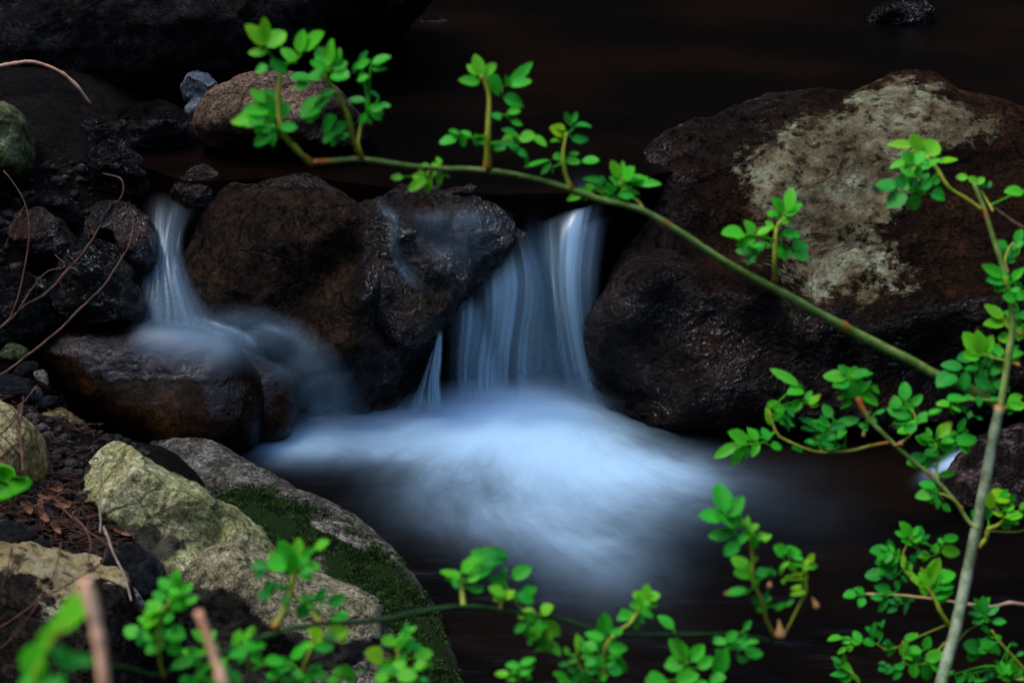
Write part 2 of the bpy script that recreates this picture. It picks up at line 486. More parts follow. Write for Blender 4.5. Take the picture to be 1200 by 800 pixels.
def rock(name, outline, ref, tilt, front, back, mat, label, cat='rock', nu=110, nv=56, rough=(0.02, 5, 5), cuts=0, cut_depth=0.1,
         ridges=(), e1=0.62, e2=0.8, yaw=0.0, attrs=None, group=None, seed=None, fine=0.006, wetline=None):
    seed = seed if seed is not None else (abs(int(outline[0][0] * 31 + outline[0][1] * 17)) % 9973)
    rng = np.random.RandomState(seed)
    ta, ya = math.radians(tilt), math.radians(yaw)
    n = (-FWD * math.cos(ta) + UP * math.sin(ta)) * math.cos(ya) + RIGHT * math.sin(ya)
    P0 = at_y(ref[0], ref[1], ref[3]) if ref[2] == 'y' else at_z(ref[0], ref[1], ref[3])
    ol = catmull(np.array(outline, float), nu, closed=True)
    pts = []
    for px, py in ol:
        r = ray(px, py)
        s = ((P0 - EYE) @ n) / (r @ n)
        pts.append(EYE + r * s)
    O = np.array(pts)
    c = O.mean(axis=0)
    size = np.linalg.norm(O - c, axis=1).mean()
    pd = np.linspace(-math.pi / 2, math.pi / 2, 4000)
    sd_, wd_ = np.abs(np.cos(pd)) ** e1, np.sign(pd) * np.abs(np.sin(pd)) ** e2
    al = np.concatenate([[0], np.cumsum(np.hypot(np.diff(sd_), np.diff(wd_) * 0.5 * (front + back) / size))])
    qs = np.linspace(0, al[-1], nv)
    rings = []
    for s, w in zip(np.interp(qs, al, sd_), np.interp(qs, al, wd_)):
        s = max(s, 0.004)
        rings.append(c + s * (O - c) + n * (w * (front if w > 0 else back)))
    G = np.array(rings)                     # nv, nu, 3
    # broad facets: planes that shave the rounded form
    Pf = G.reshape(-1, 3)
    for k in range(cuts):
        d = rng.normal(size=3)
        d = d / np.linalg.norm(d)
        if d @ n < 0.15:
            d = d + n * (0.4 - (d @ n))
            d /= np.linalg.norm(d)
        h = (Pf - c) @ d
        hm = h.max()
        lim = hm - cut_depth * rng.uniform(0.5, 1.3) * (hm - h.min())
        over = np.clip(h - lim, 0, None)
        Pf = Pf - d[None] * (over * 0.88)[:, None]
    G = Pf.reshape(nv, nu, 3)
    # surface normals
    def normals(G):
        du = np.roll(G, -1, 1) - np.roll(G, 1, 1)
        dv = np.gradient(G, axis=0)
        N = np.cross(du, dv)
        N /= np.linalg.norm(N, axis=2)[:, :, None] + 1e-9
        if ((G - c) * N).sum() < 0:
            N = -N
        return N
    N = normals(G)
    N[:3] = N[3].mean(0)[None, None]
    N[-3:] = N[-4].mean(0)[None, None]
    N /= np.linalg.norm(N, axis=2)[:, :, None] + 1e-9
    N = N.reshape(-1, 3)
    Pf = G.reshape(-1, 3)
    amp, fr, oc = rough
    Pf = Pf + N * (amp * fbm(Pf + seed * 0.37, fr, oc, seed))[:, None]
    Pf = Pf + N * (amp * 0.5 * (fbm(Pf + seed * 0.11, fr * 2.2, 4, seed + 3, True) - 0.3))[:, None]
    Pf = Pf + N * (fine * fbm(Pf, 38, 4, seed + 7))[:, None]
    if ridges:
        px, py = project(Pf)
        w = smooth(-0.1, 0.35, N @ n)
        for a, b, am, rad in ridges:
            Pf = Pf + n[None] * (am * w * np.exp(-(seg_dist(px, py, a, b) / rad) ** 2))[:, None]
    px, py = project(Pf)
    A = {}
    for k, f in (attrs or {}).items():
        A[k] = f(px, py, Pf, N)
    if wetline is not None:
        z0, band = wetline
        A['wet'] = np.maximum(A.get('wet', 0), smooth(z0 + band, z0 + band * 0.3, Pf[:, 2]))
    F = grid_faces(nu, nv, wrap_u=True)
    # orient faces outward
    a, b, cc = Pf[F[len(F) // 2][0]], Pf[F[len(F) // 2][1]], Pf[F[len(F) // 2][2]]
    o = put(name, Pf, F if np.cross(b - a, cc - a) @ (a - c) > 0 else [f[::-1] for f in F], M[mat], attrs=A)
    tag(o, label, cat, group)
    return o

def ell(cx, cy, rx, ry, rot=0, k=10, seed=0, jag=0.10):
    rng = np.random.RandomState(seed + int(cx * 3 + cy))
    out = []
    for i in range(k):
        th = 2 * math.pi * i / k
        r = 1 + rng.uniform(-jag, jag)
        x, y = rx * r * math.cos(th), ry * r * math.sin(th)
        ca, sa = math.cos(math.radians(rot)), math.sin(math.radians(rot))
        out.append((cx + x * ca - y * sa, cy + x * sa + y * ca))
    return out

one = lambda px, py, P, N: np.ones(len(px))

# --- far, top
rock('boulder', [(-80, -90), (200, -100), (500, -80), (470, 5), (440, 25), (400, 48), (350, 72), (290, 92), (200, 104), (100, 112), (30, 118), (-80, 128)],
     (200, 104, 'z', LEVEL), 8, 0.18, 0.45, 'far_dark', 'huge near-black gritty boulder filling the upper corner behind the stream', cat='boulder',
     nu=200, nv=90, rough=(0.05, 2.4, 6), e1=0.5, fine=0.012, seed=11)
rock('stone', [(1018, 24), (1035, 14), (1062, 9), (1088, 16), (1096, 26), (1070, 33), (1035, 33)], (1060, 32, 'z', LEVEL - 0.01), 35, 0.05, 0.06, 'wet_black',
     'small glinting wet stone breaking the dark upstream water', cat='rock', nu=70, nv=34, rough=(0.015, 14, 5), fine=0.012, attrs={'wet': one})
rock('stone', [(486, 28), (498, 23), (512, 22), (524, 27), (512, 32), (496, 32)], (508, 31, 'z', LEVEL - 0.01), 40, 0.02, 0.05, 'wet_black',
     'tiny dark stone barely above the upstream water, beside the huge boulder', cat='rock', nu=40, nv=20, rough=(0.008, 16, 4), attrs={'wet': one})
# --- left group upstream
rock('boulder', [(-40, 118), (4, 122), (28, 142), (37, 172), (30, 205), (0, 218), (-40, 216)], (10, 200, 'y', 3.0), 5, 0.10, 0.14, 'mossy',
     'rounded grey-green algae-covered boulder cut by the picture edge, under the curved root', cat='boulder', rough=(0.015, 6, 5), cuts=3)
rock('stone', [(212, 105), (218, 88), (232, 82), (248, 88), (254, 101), (247, 116), (228, 122), (214, 118)], (232, 118, 'y', 3.42), 0, 0.05, 0.05, 'blue_grey',
     'blue-grey round stone with dark cracks, propped on a smaller one', nu=70, nv=36, rough=(0.008, 12, 4), cuts=5, cut_depth=0.12)
rock('stone', [(219, 128), (228, 119), (246, 117), (250, 127), (240, 138), (226, 138)], (235, 136, 'y', 3.36), 0, 0.04, 0.05, 'blue_grey',
     'small blue-grey stone squeezed under the round blue-grey stone', nu=50, nv=26, rough=(0.006, 12, 4), cuts=4)
rock('stone', [(246, 106), (255, 102), (264, 105), (264, 113), (254, 116), (247, 113)], (255, 113, 'y', 3.44), 0, 0.02, 0.03, 'tan',
     'tiny reddish stone wedged behind the big tan river stone', nu=36, nv=20, rough=(0.004, 14, 3))
rock('boulder', [(232, 148), (238, 128), (258, 110), (290, 99), (330, 95), (370, 100), (402, 114), (424, 138), (428, 160), (418, 176), (380, 182), (300, 181), (250, 176), (236, 166)],
     (330, 178, 'z', LEVEL), 12, 0.13, 0.16, 'tan', 'smooth tan-brown river boulder with a wet dark base, standing in the upper stream', cat='boulder', nu=150, nv=70,
     rough=(0.012, 5, 5), cuts=2, cut_depth=0.05, wetline=(LEVEL, 0.085), e1=0.5)
rock('rock', [(134, 152), (138, 136), (160, 127), (192, 125), (216, 136), (224, 154), (216, 172), (186, 177), (150, 174), (138, 166)], (180, 174, 'z', LEVEL), 15, 0.07, 0.10, 'wet_black',
     'flat grey-topped wet rock shining blue at its foot, left of the tan boulder', rough=(0.016, 9, 5), cuts=4,
     attrs={'wet': lambda px, py, P, N: smooth(136, 146, py)})
rock('rock', [(94, 168), (104, 150), (124, 146), (138, 160), (130, 178), (106, 182)], (115, 180, 'z', LEVEL - 0.01), 15, 0.05, 0.07, 'wet_black',
     'small jagged wet black rock with white glints, upstream of the dry twigs', rough=(0.02, 12, 5), cuts=4, nu=70, nv=36, attrs={'wet': one})
rock('rock', [(102, 195), (122, 172), (150, 178), (172, 198), (174, 220), (140, 226), (110, 218)], (140, 222, 'z', LEVEL - 0.05), 15, 0.07, 0.08, 'wet_black',
     'larger jagged wet black rock just above the crumpled hanging leaf', rough=(0.026, 11, 5), cuts=5, nu=90, nv=46, attrs={'wet': one})
rock('rock', [(12, 268), (24, 250), (52, 246), (74, 262), (84, 290), (70, 304), (36, 305), (14, 292)], (50, 300, 'y', 2.86), 12, 0.06, 0.08, 'orange',
     'rusty orange wet rock glittering behind the dry twigs', rough=(0.02, 9, 5), cuts=4, nu=90, nv=44, attrs={'wet': one})
rock('rock', [(28, 245), (44, 230), (70, 228), (88, 240), (84, 254), (52, 258), (34, 256)], (60, 254, 'y', 2.97), 18, 0.05, 0.07, 'wet_black',
     'low black wet rock with one blue glint above the rusty rock', rough=(0.016, 10, 5), cuts=3, nu=70, nv=36, attrs={'wet': one})
rock('rock', [(62, 335), (72, 306), (98, 284), (130, 288), (152, 312), (164, 348), (156, 382), (104, 384), (70, 374)], (110, 374, 'y', 2.82), 10, 0.09, 0.10, 'wet_black',
     'wet black rock streaked with blue light, left of the small side cascade', rough=(0.022, 8, 5), cuts=5, nu=110, nv=54, attrs={'wet': one}, ridges=[((95, 300), (140, 318), 0.03, 16)])
rock('rock', [(-30, 330), (-5, 312), (30, 316), (58, 336), (64, 372), (40, 396), (-30, 400)], (20, 390, 'y', 2.76), 12, 0.07, 0.08, 'wet_black',
     'dark wet rock half hidden by the fan of dry twigs at the picture edge', rough=(0.022, 8, 5), cuts=4, nu=90, nv=44, attrs={'wet': one})
rock('rock', [(96, 262), (120, 240), (158, 240), (180, 262), (184, 300), (164, 322), (150, 308), (130, 282), (104, 280)], (150, 300, 'y', 2.92), 15, 0.06, 0.08, 'orange',
     'brown submerged rock beside the top of the small side cascade', rough=(0.016, 8, 5), cuts=3, nu=90, nv=44, attrs={'wet': one})
rock('rock', [(205, 232), (222, 212), (250, 210), (262, 224), (248, 242), (222, 246)], (235, 240, 'z', LEVEL - 0.05), 40, 0.05, 0.05, 'orange',
     'orange stone glowing under the lip of the side cascade', nu=60, nv=30, rough=(0.012, 10, 4), attrs={'wet': one})

# --- the fall's rocks
rock('boulder', [(218, 300), (222, 262), (238, 240), (262, 226), (300, 219), (345, 210), (385, 220), (425, 243), (452, 268), (466, 300), (490, 334), (514, 356), (512, 388), (502, 412),
                 (488, 445), (478, 484), (440, 492), (390, 492), (340, 470), (280, 440), (240, 400), (224, 350)],
     (400, 470, 'y', 2.88), 4, 0.16, 0.22, 'wet_brown', 'big brown gritty boulder with a sharp ridge, standing between the two cascades', cat='boulder', nu=220, nv=110,
     rough=(0.030, 4.2, 6), e1=0.55, e2=0.9, cuts=5, cut_depth=0.07, fine=0.007, seed=23,
     ridges=[((345, 212), (450, 275), 0.035, 26), ((450, 275), (440, 340), 0.03, 26), ((440, 340), (395, 420), 0.035, 30), ((500, 360), (470, 420), 0.02, 24), ((300, 260), (250, 330), 0.02, 40),
             ((410, 300), (350, 350), -0.03, 26), ((468, 330), (455, 380), -0.02, 14)],
     attrs={'wet': lambda px, py, P, N: np.clip(smooth(380, 455, px) * 0.75 + smooth(400, 470, py) * 0.5 + 0.8 * smooth(228, 214, py), 0, 1)})
rock('boulder', [(404, 270), (424, 240), (474, 227), (530, 224), (580, 228), (616, 244), (626, 276), (606, 302), (582, 326), (556, 346), (532, 358), (518, 380), (498, 392), (474, 402), (452, 385), (424, 330)],
     (530, 340, 'y', 2.87), 14, 0.06, 0.20, 'wet_brown', 'dark dripping ledge boulder that splits off the main cascade', cat='boulder', nu=150, nv=76,
     rough=(0.030, 7, 6), e1=0.5, fine=0.010, cuts=6, cut_depth=0.09, attrs={'wet': one}, ridges=[((470, 262), (600, 264), 0.02, 24), ((470, 310), (500, 345), -0.03, 16), ((560, 330), (600, 296), 0.015, 14)])
rock('rock', [(470, 275), (560, 258), (640, 262), (700, 262), (740, 300), (740, 420), (720, 500), (600, 505), (480, 500), (462, 400)], (600, 480, 'y', 3.0), 2, 0.05, 0.2, 'wet_black',
     'black rock wall behind the falling veil of water', nu=120, nv=60, rough=(0.02, 5, 5), e1=0.45, attrs={'wet': one})
PATCH_R = [(1005, 108), (1040, 96), (1090, 100), (1125, 124), (1174, 142), (1160, 158), (1110, 170), (1075, 190), (1060, 250), (1000, 275), (1040, 300), (1010, 330), (960, 350), (925, 320),
           (935, 280), (900, 262), (880, 240), (858, 200), (870, 182), (930, 150), (985, 140)]
PATCH_R2 = [(850, 200), (930, 180), (1010, 230), (1070, 300), (1080, 360), (1000, 385), (930, 370), (890, 320), (870, 270)]
rock('boulder', [(674, 408), (688, 384), (708, 352), (720, 305), (726, 258), (742, 210), (782, 168), (845, 138), (930, 118), (1004, 112), (1040, 97), (1088, 99), (1126, 123), (1176, 141),
                 (1230, 175), (1290, 235), (1310, 330), (1270, 420), (1190, 485), (1100, 512), (1000, 520), (900, 520), (820, 508), (770, 492), (735, 472), (700, 446), (682, 428)],
     (860, 505, 'z', 0.0), 24, 0.15, 0.30, 'lichen_brown', 'broad wet brown boulder with a pale dry lichen patch, beside the main cascade', cat='boulder', nu=260, nv=130,
     rough=(0.030, 3.4, 6), e1=0.55, e2=0.85, fine=0.008, seed=5,
     ridges=[((695, 395), (760, 345), 0.05, 32), ((760, 345), (880, 348), 0.05, 36), ((880, 348), (960, 378), 0.04, 34), ((1040, 385), (1160, 365), 0.06, 30),
             ((690, 430), (760, 480), -0.05, 26), ((830, 470), (870, 440), 0.03, 34), ((1000, 420), (1100, 440), -0.05, 40), ((890, 225), (1100, 150), 0.03, 60), ((760, 260), (850, 280), -0.03, 40)],
     attrs={'patch': lambda px, py, P, N: np.maximum(poly_mask(px, py, PATCH_R, 26), 0.52 * poly_mask(px, py, PATCH_R2, 40)),
            'wet': lambda px, py, P, N: np.clip(smooth(300, 400, py) + 0.8 * smooth(900, 740, px) + smooth(1010, 900, px) * smooth(230, 160, py), 0, 1)})
rock('boulder', [(36, 424), (58, 402), (110, 388), (170, 384), (228, 388), (278, 406), (308, 442), (312, 488), (298, 520), (256, 534), (200, 531), (150, 508), (100, 482), (62, 452)],
     (220, 530, 'z', 0.01), 20, 0.09, 0.13, 'slab', 'long rounded brown boulder with a wet glossy top, below the side cascade', cat='boulder', nu=190, nv=90,
     rough=(0.008, 4.0, 4), e1=0.5, fine=0.002, seed=31, attrs={'wet': lambda px, py, P, N: np.clip(smooth(470, 420, py) + smooth(220, 270, px), 0, 1)})
rock('boulder', [(212, 402), (236, 382), (276, 377), (318, 388), (344, 416), (352, 446), (346, 480), (330, 512), (280, 510), (248, 460)], (320, 470, 'y', 2.78), 14, 0.05, 0.12, 'slab',
     'short smooth brown boulder rounded by water, tucked behind the long glossy one', cat='boulder', nu=130, nv=64, rough=(0.006, 5, 4), e1=0.5, fine=0.002, attrs={'wet': one}, seed=77)

# --- near bank
rock('boulder', [(172, 536), (200, 529), (260, 546), (330, 578), (400, 613), (452, 652), (492, 697), (522, 750), (540, 830), (500, 890), (400, 880), (300, 790), (230, 660), (182, 576)],
     (400, 640, 'z', -0.01), 62, 0.085, 0.16, 'granite', 'low grey granite boulder with a thick green moss coat, at the pool edge', cat='boulder', nu=220, nv=100,
     rough=(0.014, 5, 5), e1=0.45, fine=0.005, seed=41,
     attrs={'moss': lambda px, py, P, N: np.clip(1.25 * poly_mask(px, py, [(255, 580), (300, 575), (360, 600), (420, 628), (470, 672), (515, 730), (545, 840), (440, 840), (470, 740), (420, 690), (390, 680), (380, 650), (320, 650), (290, 620)], 22)
                                     - 0.9 * np.exp(-(seg_dist(px, py, (400, 700), (430, 712)) / 17) ** 2) - 0.8 * np.exp(-(seg_dist(px, py, (370, 612), (425, 640)) / 7) ** 2), 0, 1),
            'wet': lambda px, py, P, N: smooth(0.03, 0.005, P[:, 2])})
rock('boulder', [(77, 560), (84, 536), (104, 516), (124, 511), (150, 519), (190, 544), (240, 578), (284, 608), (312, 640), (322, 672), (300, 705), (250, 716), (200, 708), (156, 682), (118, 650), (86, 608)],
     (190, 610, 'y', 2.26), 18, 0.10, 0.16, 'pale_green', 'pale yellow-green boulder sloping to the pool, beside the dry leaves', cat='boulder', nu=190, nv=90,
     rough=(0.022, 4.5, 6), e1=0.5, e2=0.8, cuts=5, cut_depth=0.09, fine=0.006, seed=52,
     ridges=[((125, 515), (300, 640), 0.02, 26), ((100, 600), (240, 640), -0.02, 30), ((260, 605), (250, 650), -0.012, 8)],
     attrs={'patch': lambda px, py, P, N: 0.85 * poly_mask(px, py, [(90, 610), (160, 612), (230, 628), (215, 650), (190, 662), (200, 720), (120, 660)], 22)})  # shade of the underside painted in as a darker patch
rock('boulder', [(186, 662), (206, 646), (240, 638), (275, 632), (312, 646), (348, 666), (400, 694), (440, 722), (456, 770), (430, 850), (330, 870), (240, 850), (200, 780), (190, 710)],
     (300, 720, 'y', 2.12), 14, 0.10, 0.16, 'pale_grey', 'pitted grey boulder with its shaded face painted dark, in front of the mossy granite one', cat='boulder', nu=190, nv=90,
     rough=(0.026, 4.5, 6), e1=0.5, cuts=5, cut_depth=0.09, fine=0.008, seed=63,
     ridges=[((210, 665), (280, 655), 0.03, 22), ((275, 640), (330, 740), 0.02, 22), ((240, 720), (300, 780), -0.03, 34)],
     attrs={'patch': lambda px, py, P, N: 0.9 * poly_mask(px, py, [(195, 690), (255, 684), (285, 700), (310, 730), (360, 745), (450, 750), (450, 900), (180, 900)], 16)})  # shaded lower face put into the colour as a dark patch
rock('boulder', [(-60, 655), (0, 642), (50, 641), (75, 648), (105, 652), (135, 668), (148, 690), (152, 740), (158, 820), (150, 900), (-60, 900)],
     (60, 730, 'y', 1.93), 6, 0.09, 0.16, 'bank_block', 'blocky dark bank boulder with a pale yellowish top edge, nearest the camera', cat='boulder', nu=190, nv=90,
     rough=(0.02, 5, 6), e1=0.42, e2=0.7, cuts=3, cut_depth=0.06, fine=0.007, seed=71,
     attrs={'patch': lambda px, py, P, N: np.maximum(poly_mask(px, py, [(-60, 630), (60, 630), (120, 640), (152, 672), (150, 690), (110, 676), (96, 720), (70, 730), (60, 680), (20, 668), (-60, 668)], 16),
                                                    0.45 * poly_mask(px, py, [(20, 660), (110, 670), (90, 760), (30, 740)], 24))})  # paler colour along the top edge, fainter just below it
rock('stone', [(116, 658), (132, 640), (160, 640), (182, 660), (192, 684), (182, 704), (160, 710), (132, 694)], (155, 690, 'y', 2.02), 12, 0.05, 0.07, 'slate',
     'dark layered slate stone in the gap below the pale green boulder', nu=80, nv=40, rough=(0.014, 8, 5), cuts=6, cut_depth=0.12)
rock('stone', [(138, 692), (152, 684), (168, 702), (172, 716), (160, 730), (146, 726)], (155, 715, 'y', 1.97), 8, 0.035, 0.05, 'granite',
     'pale speckled wedge-shaped stone under the slate', nu=60, nv=30, rough=(0.008, 12, 4), cuts=5)
rock('rock', [(-40, 468), (6, 470), (32, 488), (50, 516), (54, 552), (30, 575), (-40, 570)], (20, 560, 'y', 2.26), 14, 0.08, 0.10, 'pale_green',
     'smooth pale cream rock at the picture edge, behind the lobed green leaf', nu=100, nv=50, rough=(0.012, 6, 5), cuts=3)
rock('stone', [(50, 506), (58, 488), (80, 481), (100, 494), (114, 518), (118, 534), (96, 538), (66, 528)], (85, 530, 'y', 2.48), 16, 0.06, 0.07, 'olive',
     'olive-yellow stained stone against the foot of the long glossy boulder', nu=90, nv=44, rough=(0.012, 9, 5), cuts=4)
PEB = [
    (14, 412, 19, 11, 5, 2.72, 'mossy', 'olive-topped pebble uppermost in the heap beside the long glossy boulder'),
    (31, 433, 17, 9, -20, 2.66, 'slate', 'flat blue-black pebble under the olive-topped pebble'),
    (17, 456, 28, 17, 5, 2.56, 'slate', 'biggest dark grey stone of the pebble heap'),
    (48, 443, 9, 14, -25, 2.62, 'granite', 'mottled white and grey pebble against the brown boulder'),
    (38, 462, 11, 10, 0, 2.58, 'purple', 'brownish round pebble between the mottled and the dark grey stones'),
    (52, 473, 15, 8, -25, 2.57, 'slate', 'thin tilted slate chip below the mottled pebble'),
    (50, 496, 12, 9, 20, 2.46, 'purple', 'mauve-grey pebble beside the olive-yellow stone'),
    (52, 514, 9, 8, 0, 2.42, 'tan', 'tan pebble below the mauve-grey one'),
    (58, 530, 10, 13, -10, 2.38, 'blue_grey', 'upright pale blue-grey pebble beside the cream rock'),
    (84, 532, 14, 8, -10, 2.42, 'slate', 'blue-black shiny pebble touching the top of the pale green boulder'),
    (70, 562, 11, 6, 0, 2.30, 'blue_grey', 'flat bluish pebble above the dry leaves'),
    (55, 553, 8, 6, 10, 2.31, 'tan', 'small brown pebble beside the flat bluish pebble'),
    (72, 546, 8, 6, 30, 2.34, 'slate', 'little dark pebble above the flat bluish pebble'),
    (18, 628, 28, 18, 5, 2.08, 'slate', 'rounded grey-green stone beneath the dry leaves'),
    (48, 640, 12, 10, 0, 2.04, 'slate', 'small black stone at the end of the pale top edge'),
    (33, 484, 9, 7, 0, 2.50, 'granite', 'small pale pebble resting on the cream rock'),
]
for cx, cy, rx, ry, rot, y, mt, lb in PEB:
    rock('pebble', ell(cx, cy, rx, ry, rot), (cx, cy, 'y', y), 10, min(rx, ry) * 0.0011, min(rx, ry) * 0.0011, mt, lb, cat='pebble', nu=44, nv=24,
         rough=(0.005, 14, 4), cuts=4, cut_depth=0.12, fine=0.002, group='pebbles heaped by the long boulder')
rock('rock', [(1104, 566), (1122, 534), (1150, 514), (1220, 500), (1280, 540), (1280, 600), (1210, 612), (1150, 608), (1114, 594)], (1160, 606, 'z', 0.0), 30, 0.07, 0.10, 'red_grit',
     'dark reddish gritty rock in the pool behind the thick rose cane', nu=110, nv=54, rough=(0.012, 8, 5), cuts=3, fine=0.006)

# loose grit of the bank: too many to count
rng = np.random.RandomState(3)
import bmesh
bmi = bmesh.new()
bmesh.ops.create_icosphere(bmi, subdivisions=1, radius=1.0)
IV = np.array([v.co[:] for v in bmi.verts])
IF = [tuple(v.index for v in f.verts) for f in bmi.faces]
bmi.free()
GV, GF = [], []
for k in range(1500):
    px, py = rng.uniform(-40, 175), rng.uniform(400, 740)
    if k > 900:
        px, py = rng.uniform(-40, 210), rng.uniform(190, 400)
    c = at_ground(px, py, 0.004)
    s = 0.004 + 0.011 * rng.rand() ** 2.2
    sc = s * rng.uniform(0.6, 1.3, 3) * np.array([1, 1, 0.7])
    base = (IV + rng.uniform(-0.16, 0.16, IV.shape)) * sc
    an = rng.uniform(0, math.pi)
    base = base @ np.array([[math.cos(an), math.sin(an), 0], [-math.sin(an), math.cos(an), 0], [0, 0, 1]])
    o = len(GV) * len(IV)
    GV.append(base + c)
    GF += [tuple(o + i for i in f) for f in IF]
gr = put('gravel', np.vstack(GV), GF, M['gravel'], origin=(0, 0, 0))
tag(gr, 'dark fine gravel between the pebbles and rocks of the bank', 'gravel', kind='stuff')

# moss tufts on the granite boulder
mb = [o for o in COL.objects if o.get('label', '').startswith('low grey granite')][0]
me = mb.data
nvt = len(me.vertices)
co = np.zeros(nvt * 3); me.vertices.foreach_get('co', co); co = co.reshape(-1, 3) + np.array(mb.location)
mo = np.zeros(nvt); me.attributes['moss'].data.foreach_get('value', mo)
patchy = np.clip(0.75 + 1.6 * fbm(co, 22, 3, 77), 0.0, 1.15)
MV, MF = [], []
for p in me.polygons:
    w = mo[list(p.vertices)].mean()
    w *= float(patchy[p.vertices[0]])
    if w < 0.3 or p.normal.z < 0.05 or co[p.vertices[0], 2] < 0.0:
        continue
    q = co[list(p.vertices)]
    area = p.area
    cnt = rng.poisson(min(30, area * 5.2e5 * w * (0.5 + 0.5 * (w > 0.6))))
    for _ in range(cnt):
        a, b = rng.rand(2)
        c = (q[0] * (1 - a) + q[1] * a) * (1 - b) + (q[3] * (1 - a) + q[2] * a) * b
        clump = 0.5 + 0.9 * (0.5 + 0.5 * math.sin(c[0] * 190 + 3 * math.sin(c[1] * 150))) * rng.rand()
        d = np.array(p.normal) + rng.normal(0, 0.55, 3)
        d /= np.linalg.norm(d)
        side = np.cross(d, rng.normal(size=3)); side /= np.linalg.norm(side)
        h, wd = rng.uniform(0.003, 0.0075) * clump, 0.0010
        o = len(MV)
        MV += [c - side * wd, c + side * wd, c + d * h * 0.6 + side * wd * 1.3, c + d * h, c + d * h * 0.6 - side * wd * 1.3]
        MF += [(o, o + 1, o + 2, o + 3, o + 4)]
moss = put('moss', np.array(MV), MF, M['moss'], parent=mb, origin=mb.location, smooth_shade=False)
moss['kind'] = 'stuff'

# ------------------------------------------------------------------ water
def water_mat():
    t = NT('dark_stream_water')
    tc = t.n('ShaderNodeTexCoord').outputs['Object']
    v = t.n('ShaderNodeMapping', {'Vector': tc, 'Scale': (1.0, 2.2, 1)}).outputs[0]
    n = t.noise(v, 3.0, 5, 0.55, 0.4)
    col = t.mix(t.rng(t.noise(v, 2.0, 4, 0.5), 0.4, 0.65), (0.0015, 0.001, 0.0008), (0.0055, 0.0024, 0.0011))
    hb = t.math('ADD', n, t.math('MULTIPLY', t.noise(t.n('ShaderNodeMapping', {'Vector': tc, 'Scale': (2, 12, 1)}).outputs[0], 4, 4, 0.6), 0.3))
    bn = t.n('ShaderNodeBump', {'Height': hb, 'Strength': 0.25, 'Distance': 0.02}).outputs[0]
    p = t.n('ShaderNodeBsdfPrincipled', {'Base Color': col, 'Roughness': 0.28, 'Normal': bn, 'IOR': 1.33, 'Specular IOR Level': 0.25}).outputs[0]
    # thin silvery foam drawn out by the current
    fo = t.attr('foam')[2]
    fv = t.attr('flow')[1]
    s1 = t.noise(fv, 1.0, 8, 0.62, 0.25)
    s2 = t.noise(t.n('ShaderNodeMapping', {'Vector': fv, 'Scale': (5, 1.5, 1)}).outputs[0], 1.0, 6, 0.6, 0.3)
    s3 = t.noise(tc, 7.0, 6, 0.55, 0.5)
    k = t.math('ADD', t.math('MULTIPLY', s1, 0.7), t.math('MULTIPLY', s2, 0.3))
    k = t.math('ADD', t.math('MULTIPLY', k, 0.62), t.math('MULTIPLY', s3, 0.38))
    amp = t.math('MULTIPLY', t.math('MINIMUM', fo, 0.50), 2.1)
    f = t.math('ADD', fo, t.math('MULTIPLY', t.math('SUBTRACT', k, 0.5), amp))
    f = t.rng(f, 0.0, 1.15, 0.0, 0.92)
    d = t.n('ShaderNodeBsdfDiffuse', {'Color': (0.46, 0.69, 0.86, 1)}).outputs[0]
    mx = t.n('ShaderNodeMixShader', {0: f, 1: p, 2: d}).outputs[0]
    return t.done(mx)

M['water'] = water_mat()

def veil_mat(name, streak=14.0, lo=0.38, hi=0.66, base=0.25, top=0.95, seed=0.0):
    t = NT(name)
    uv = t.attr('flow')[1]
    den = t.attr('veil')[2]
    v1 = t.n('ShaderNodeMapping', {'Vector': uv, 'Location': (seed, seed * 1.7, 0), 'Scale': (streak, 0.22, 1)}).outputs[0]
    v2 = t.n('ShaderNodeMapping', {'Vector': uv, 'Location': (seed * 2, seed, 3), 'Scale': (streak * 3.2, 0.35, 1)}).outputs[0]
    s = t.math('ADD', t.math('MULTIPLY', t.noise(v1, 1.0, 2, 0.5, 0.0), 0.72), t.math('MULTIPLY', t.noise(v2, 1.0, 2, 0.5, 0.0), 0.28))
    a = t.rng(s, lo, hi, base, 1.0)
    a = t.math('MULTIPLY', t.math('MULTIPLY', a, den), top, clamp=True)
    d = t.n('ShaderNodeBsdfDiffuse', {'Color': (0.48, 0.74, 0.90, 1)}).outputs[0]
    tr = t.n('ShaderNodeBsdfTranslucent', {'Color': (0.44, 0.74, 0.92, 1)}).outputs[0]
    w = t.n('ShaderNodeMixShader', {0: 0.45, 1: d, 2: tr}).outputs[0]
    gl = t.n('ShaderNodeBsdfGlossy', {'Roughness': 0.35, 'Color': (0.9, 0.95, 1, 1)}).outputs[0]
    w = t.n('ShaderNodeMixShader', {0: 0.12, 1: w, 2: gl}).outputs[0]
    tp = t.n('ShaderNodeBsdfTransparent').outputs[0]
    return t.done(t.n('ShaderNodeMixShader', {0: a, 1: tp, 2: w}).outputs[0])

M['veil'] = veil_mat('falling_water_veil', 9.5, 0.37, 0.66, 0.16, top=1.1, seed=1.37)
M['misty'] = veil_mat('misty_falling_water', 3.5, 0.22, 0.80, 0.35, top=0.68, seed=2.7)
M['veil_soft'] = veil_mat('soft_falling_water', 7, 0.30, 0.75, 0.35, seed=4.2)
M['film'] = veil_mat('thin_water_film', 5, 0.32, 0.72, 0.25, seed=9.1)

def bl(px, py, cx, cy, sx, sy, rot=0.0):
    c, s = math.cos(math.radians(rot)), math.sin(math.radians(rot))
    x, y = px - cx, py - cy
    u, v = (x * c + y * s) / sx, (-x * s + y * c) / sy
    return np.exp(-(u * u + v * v))

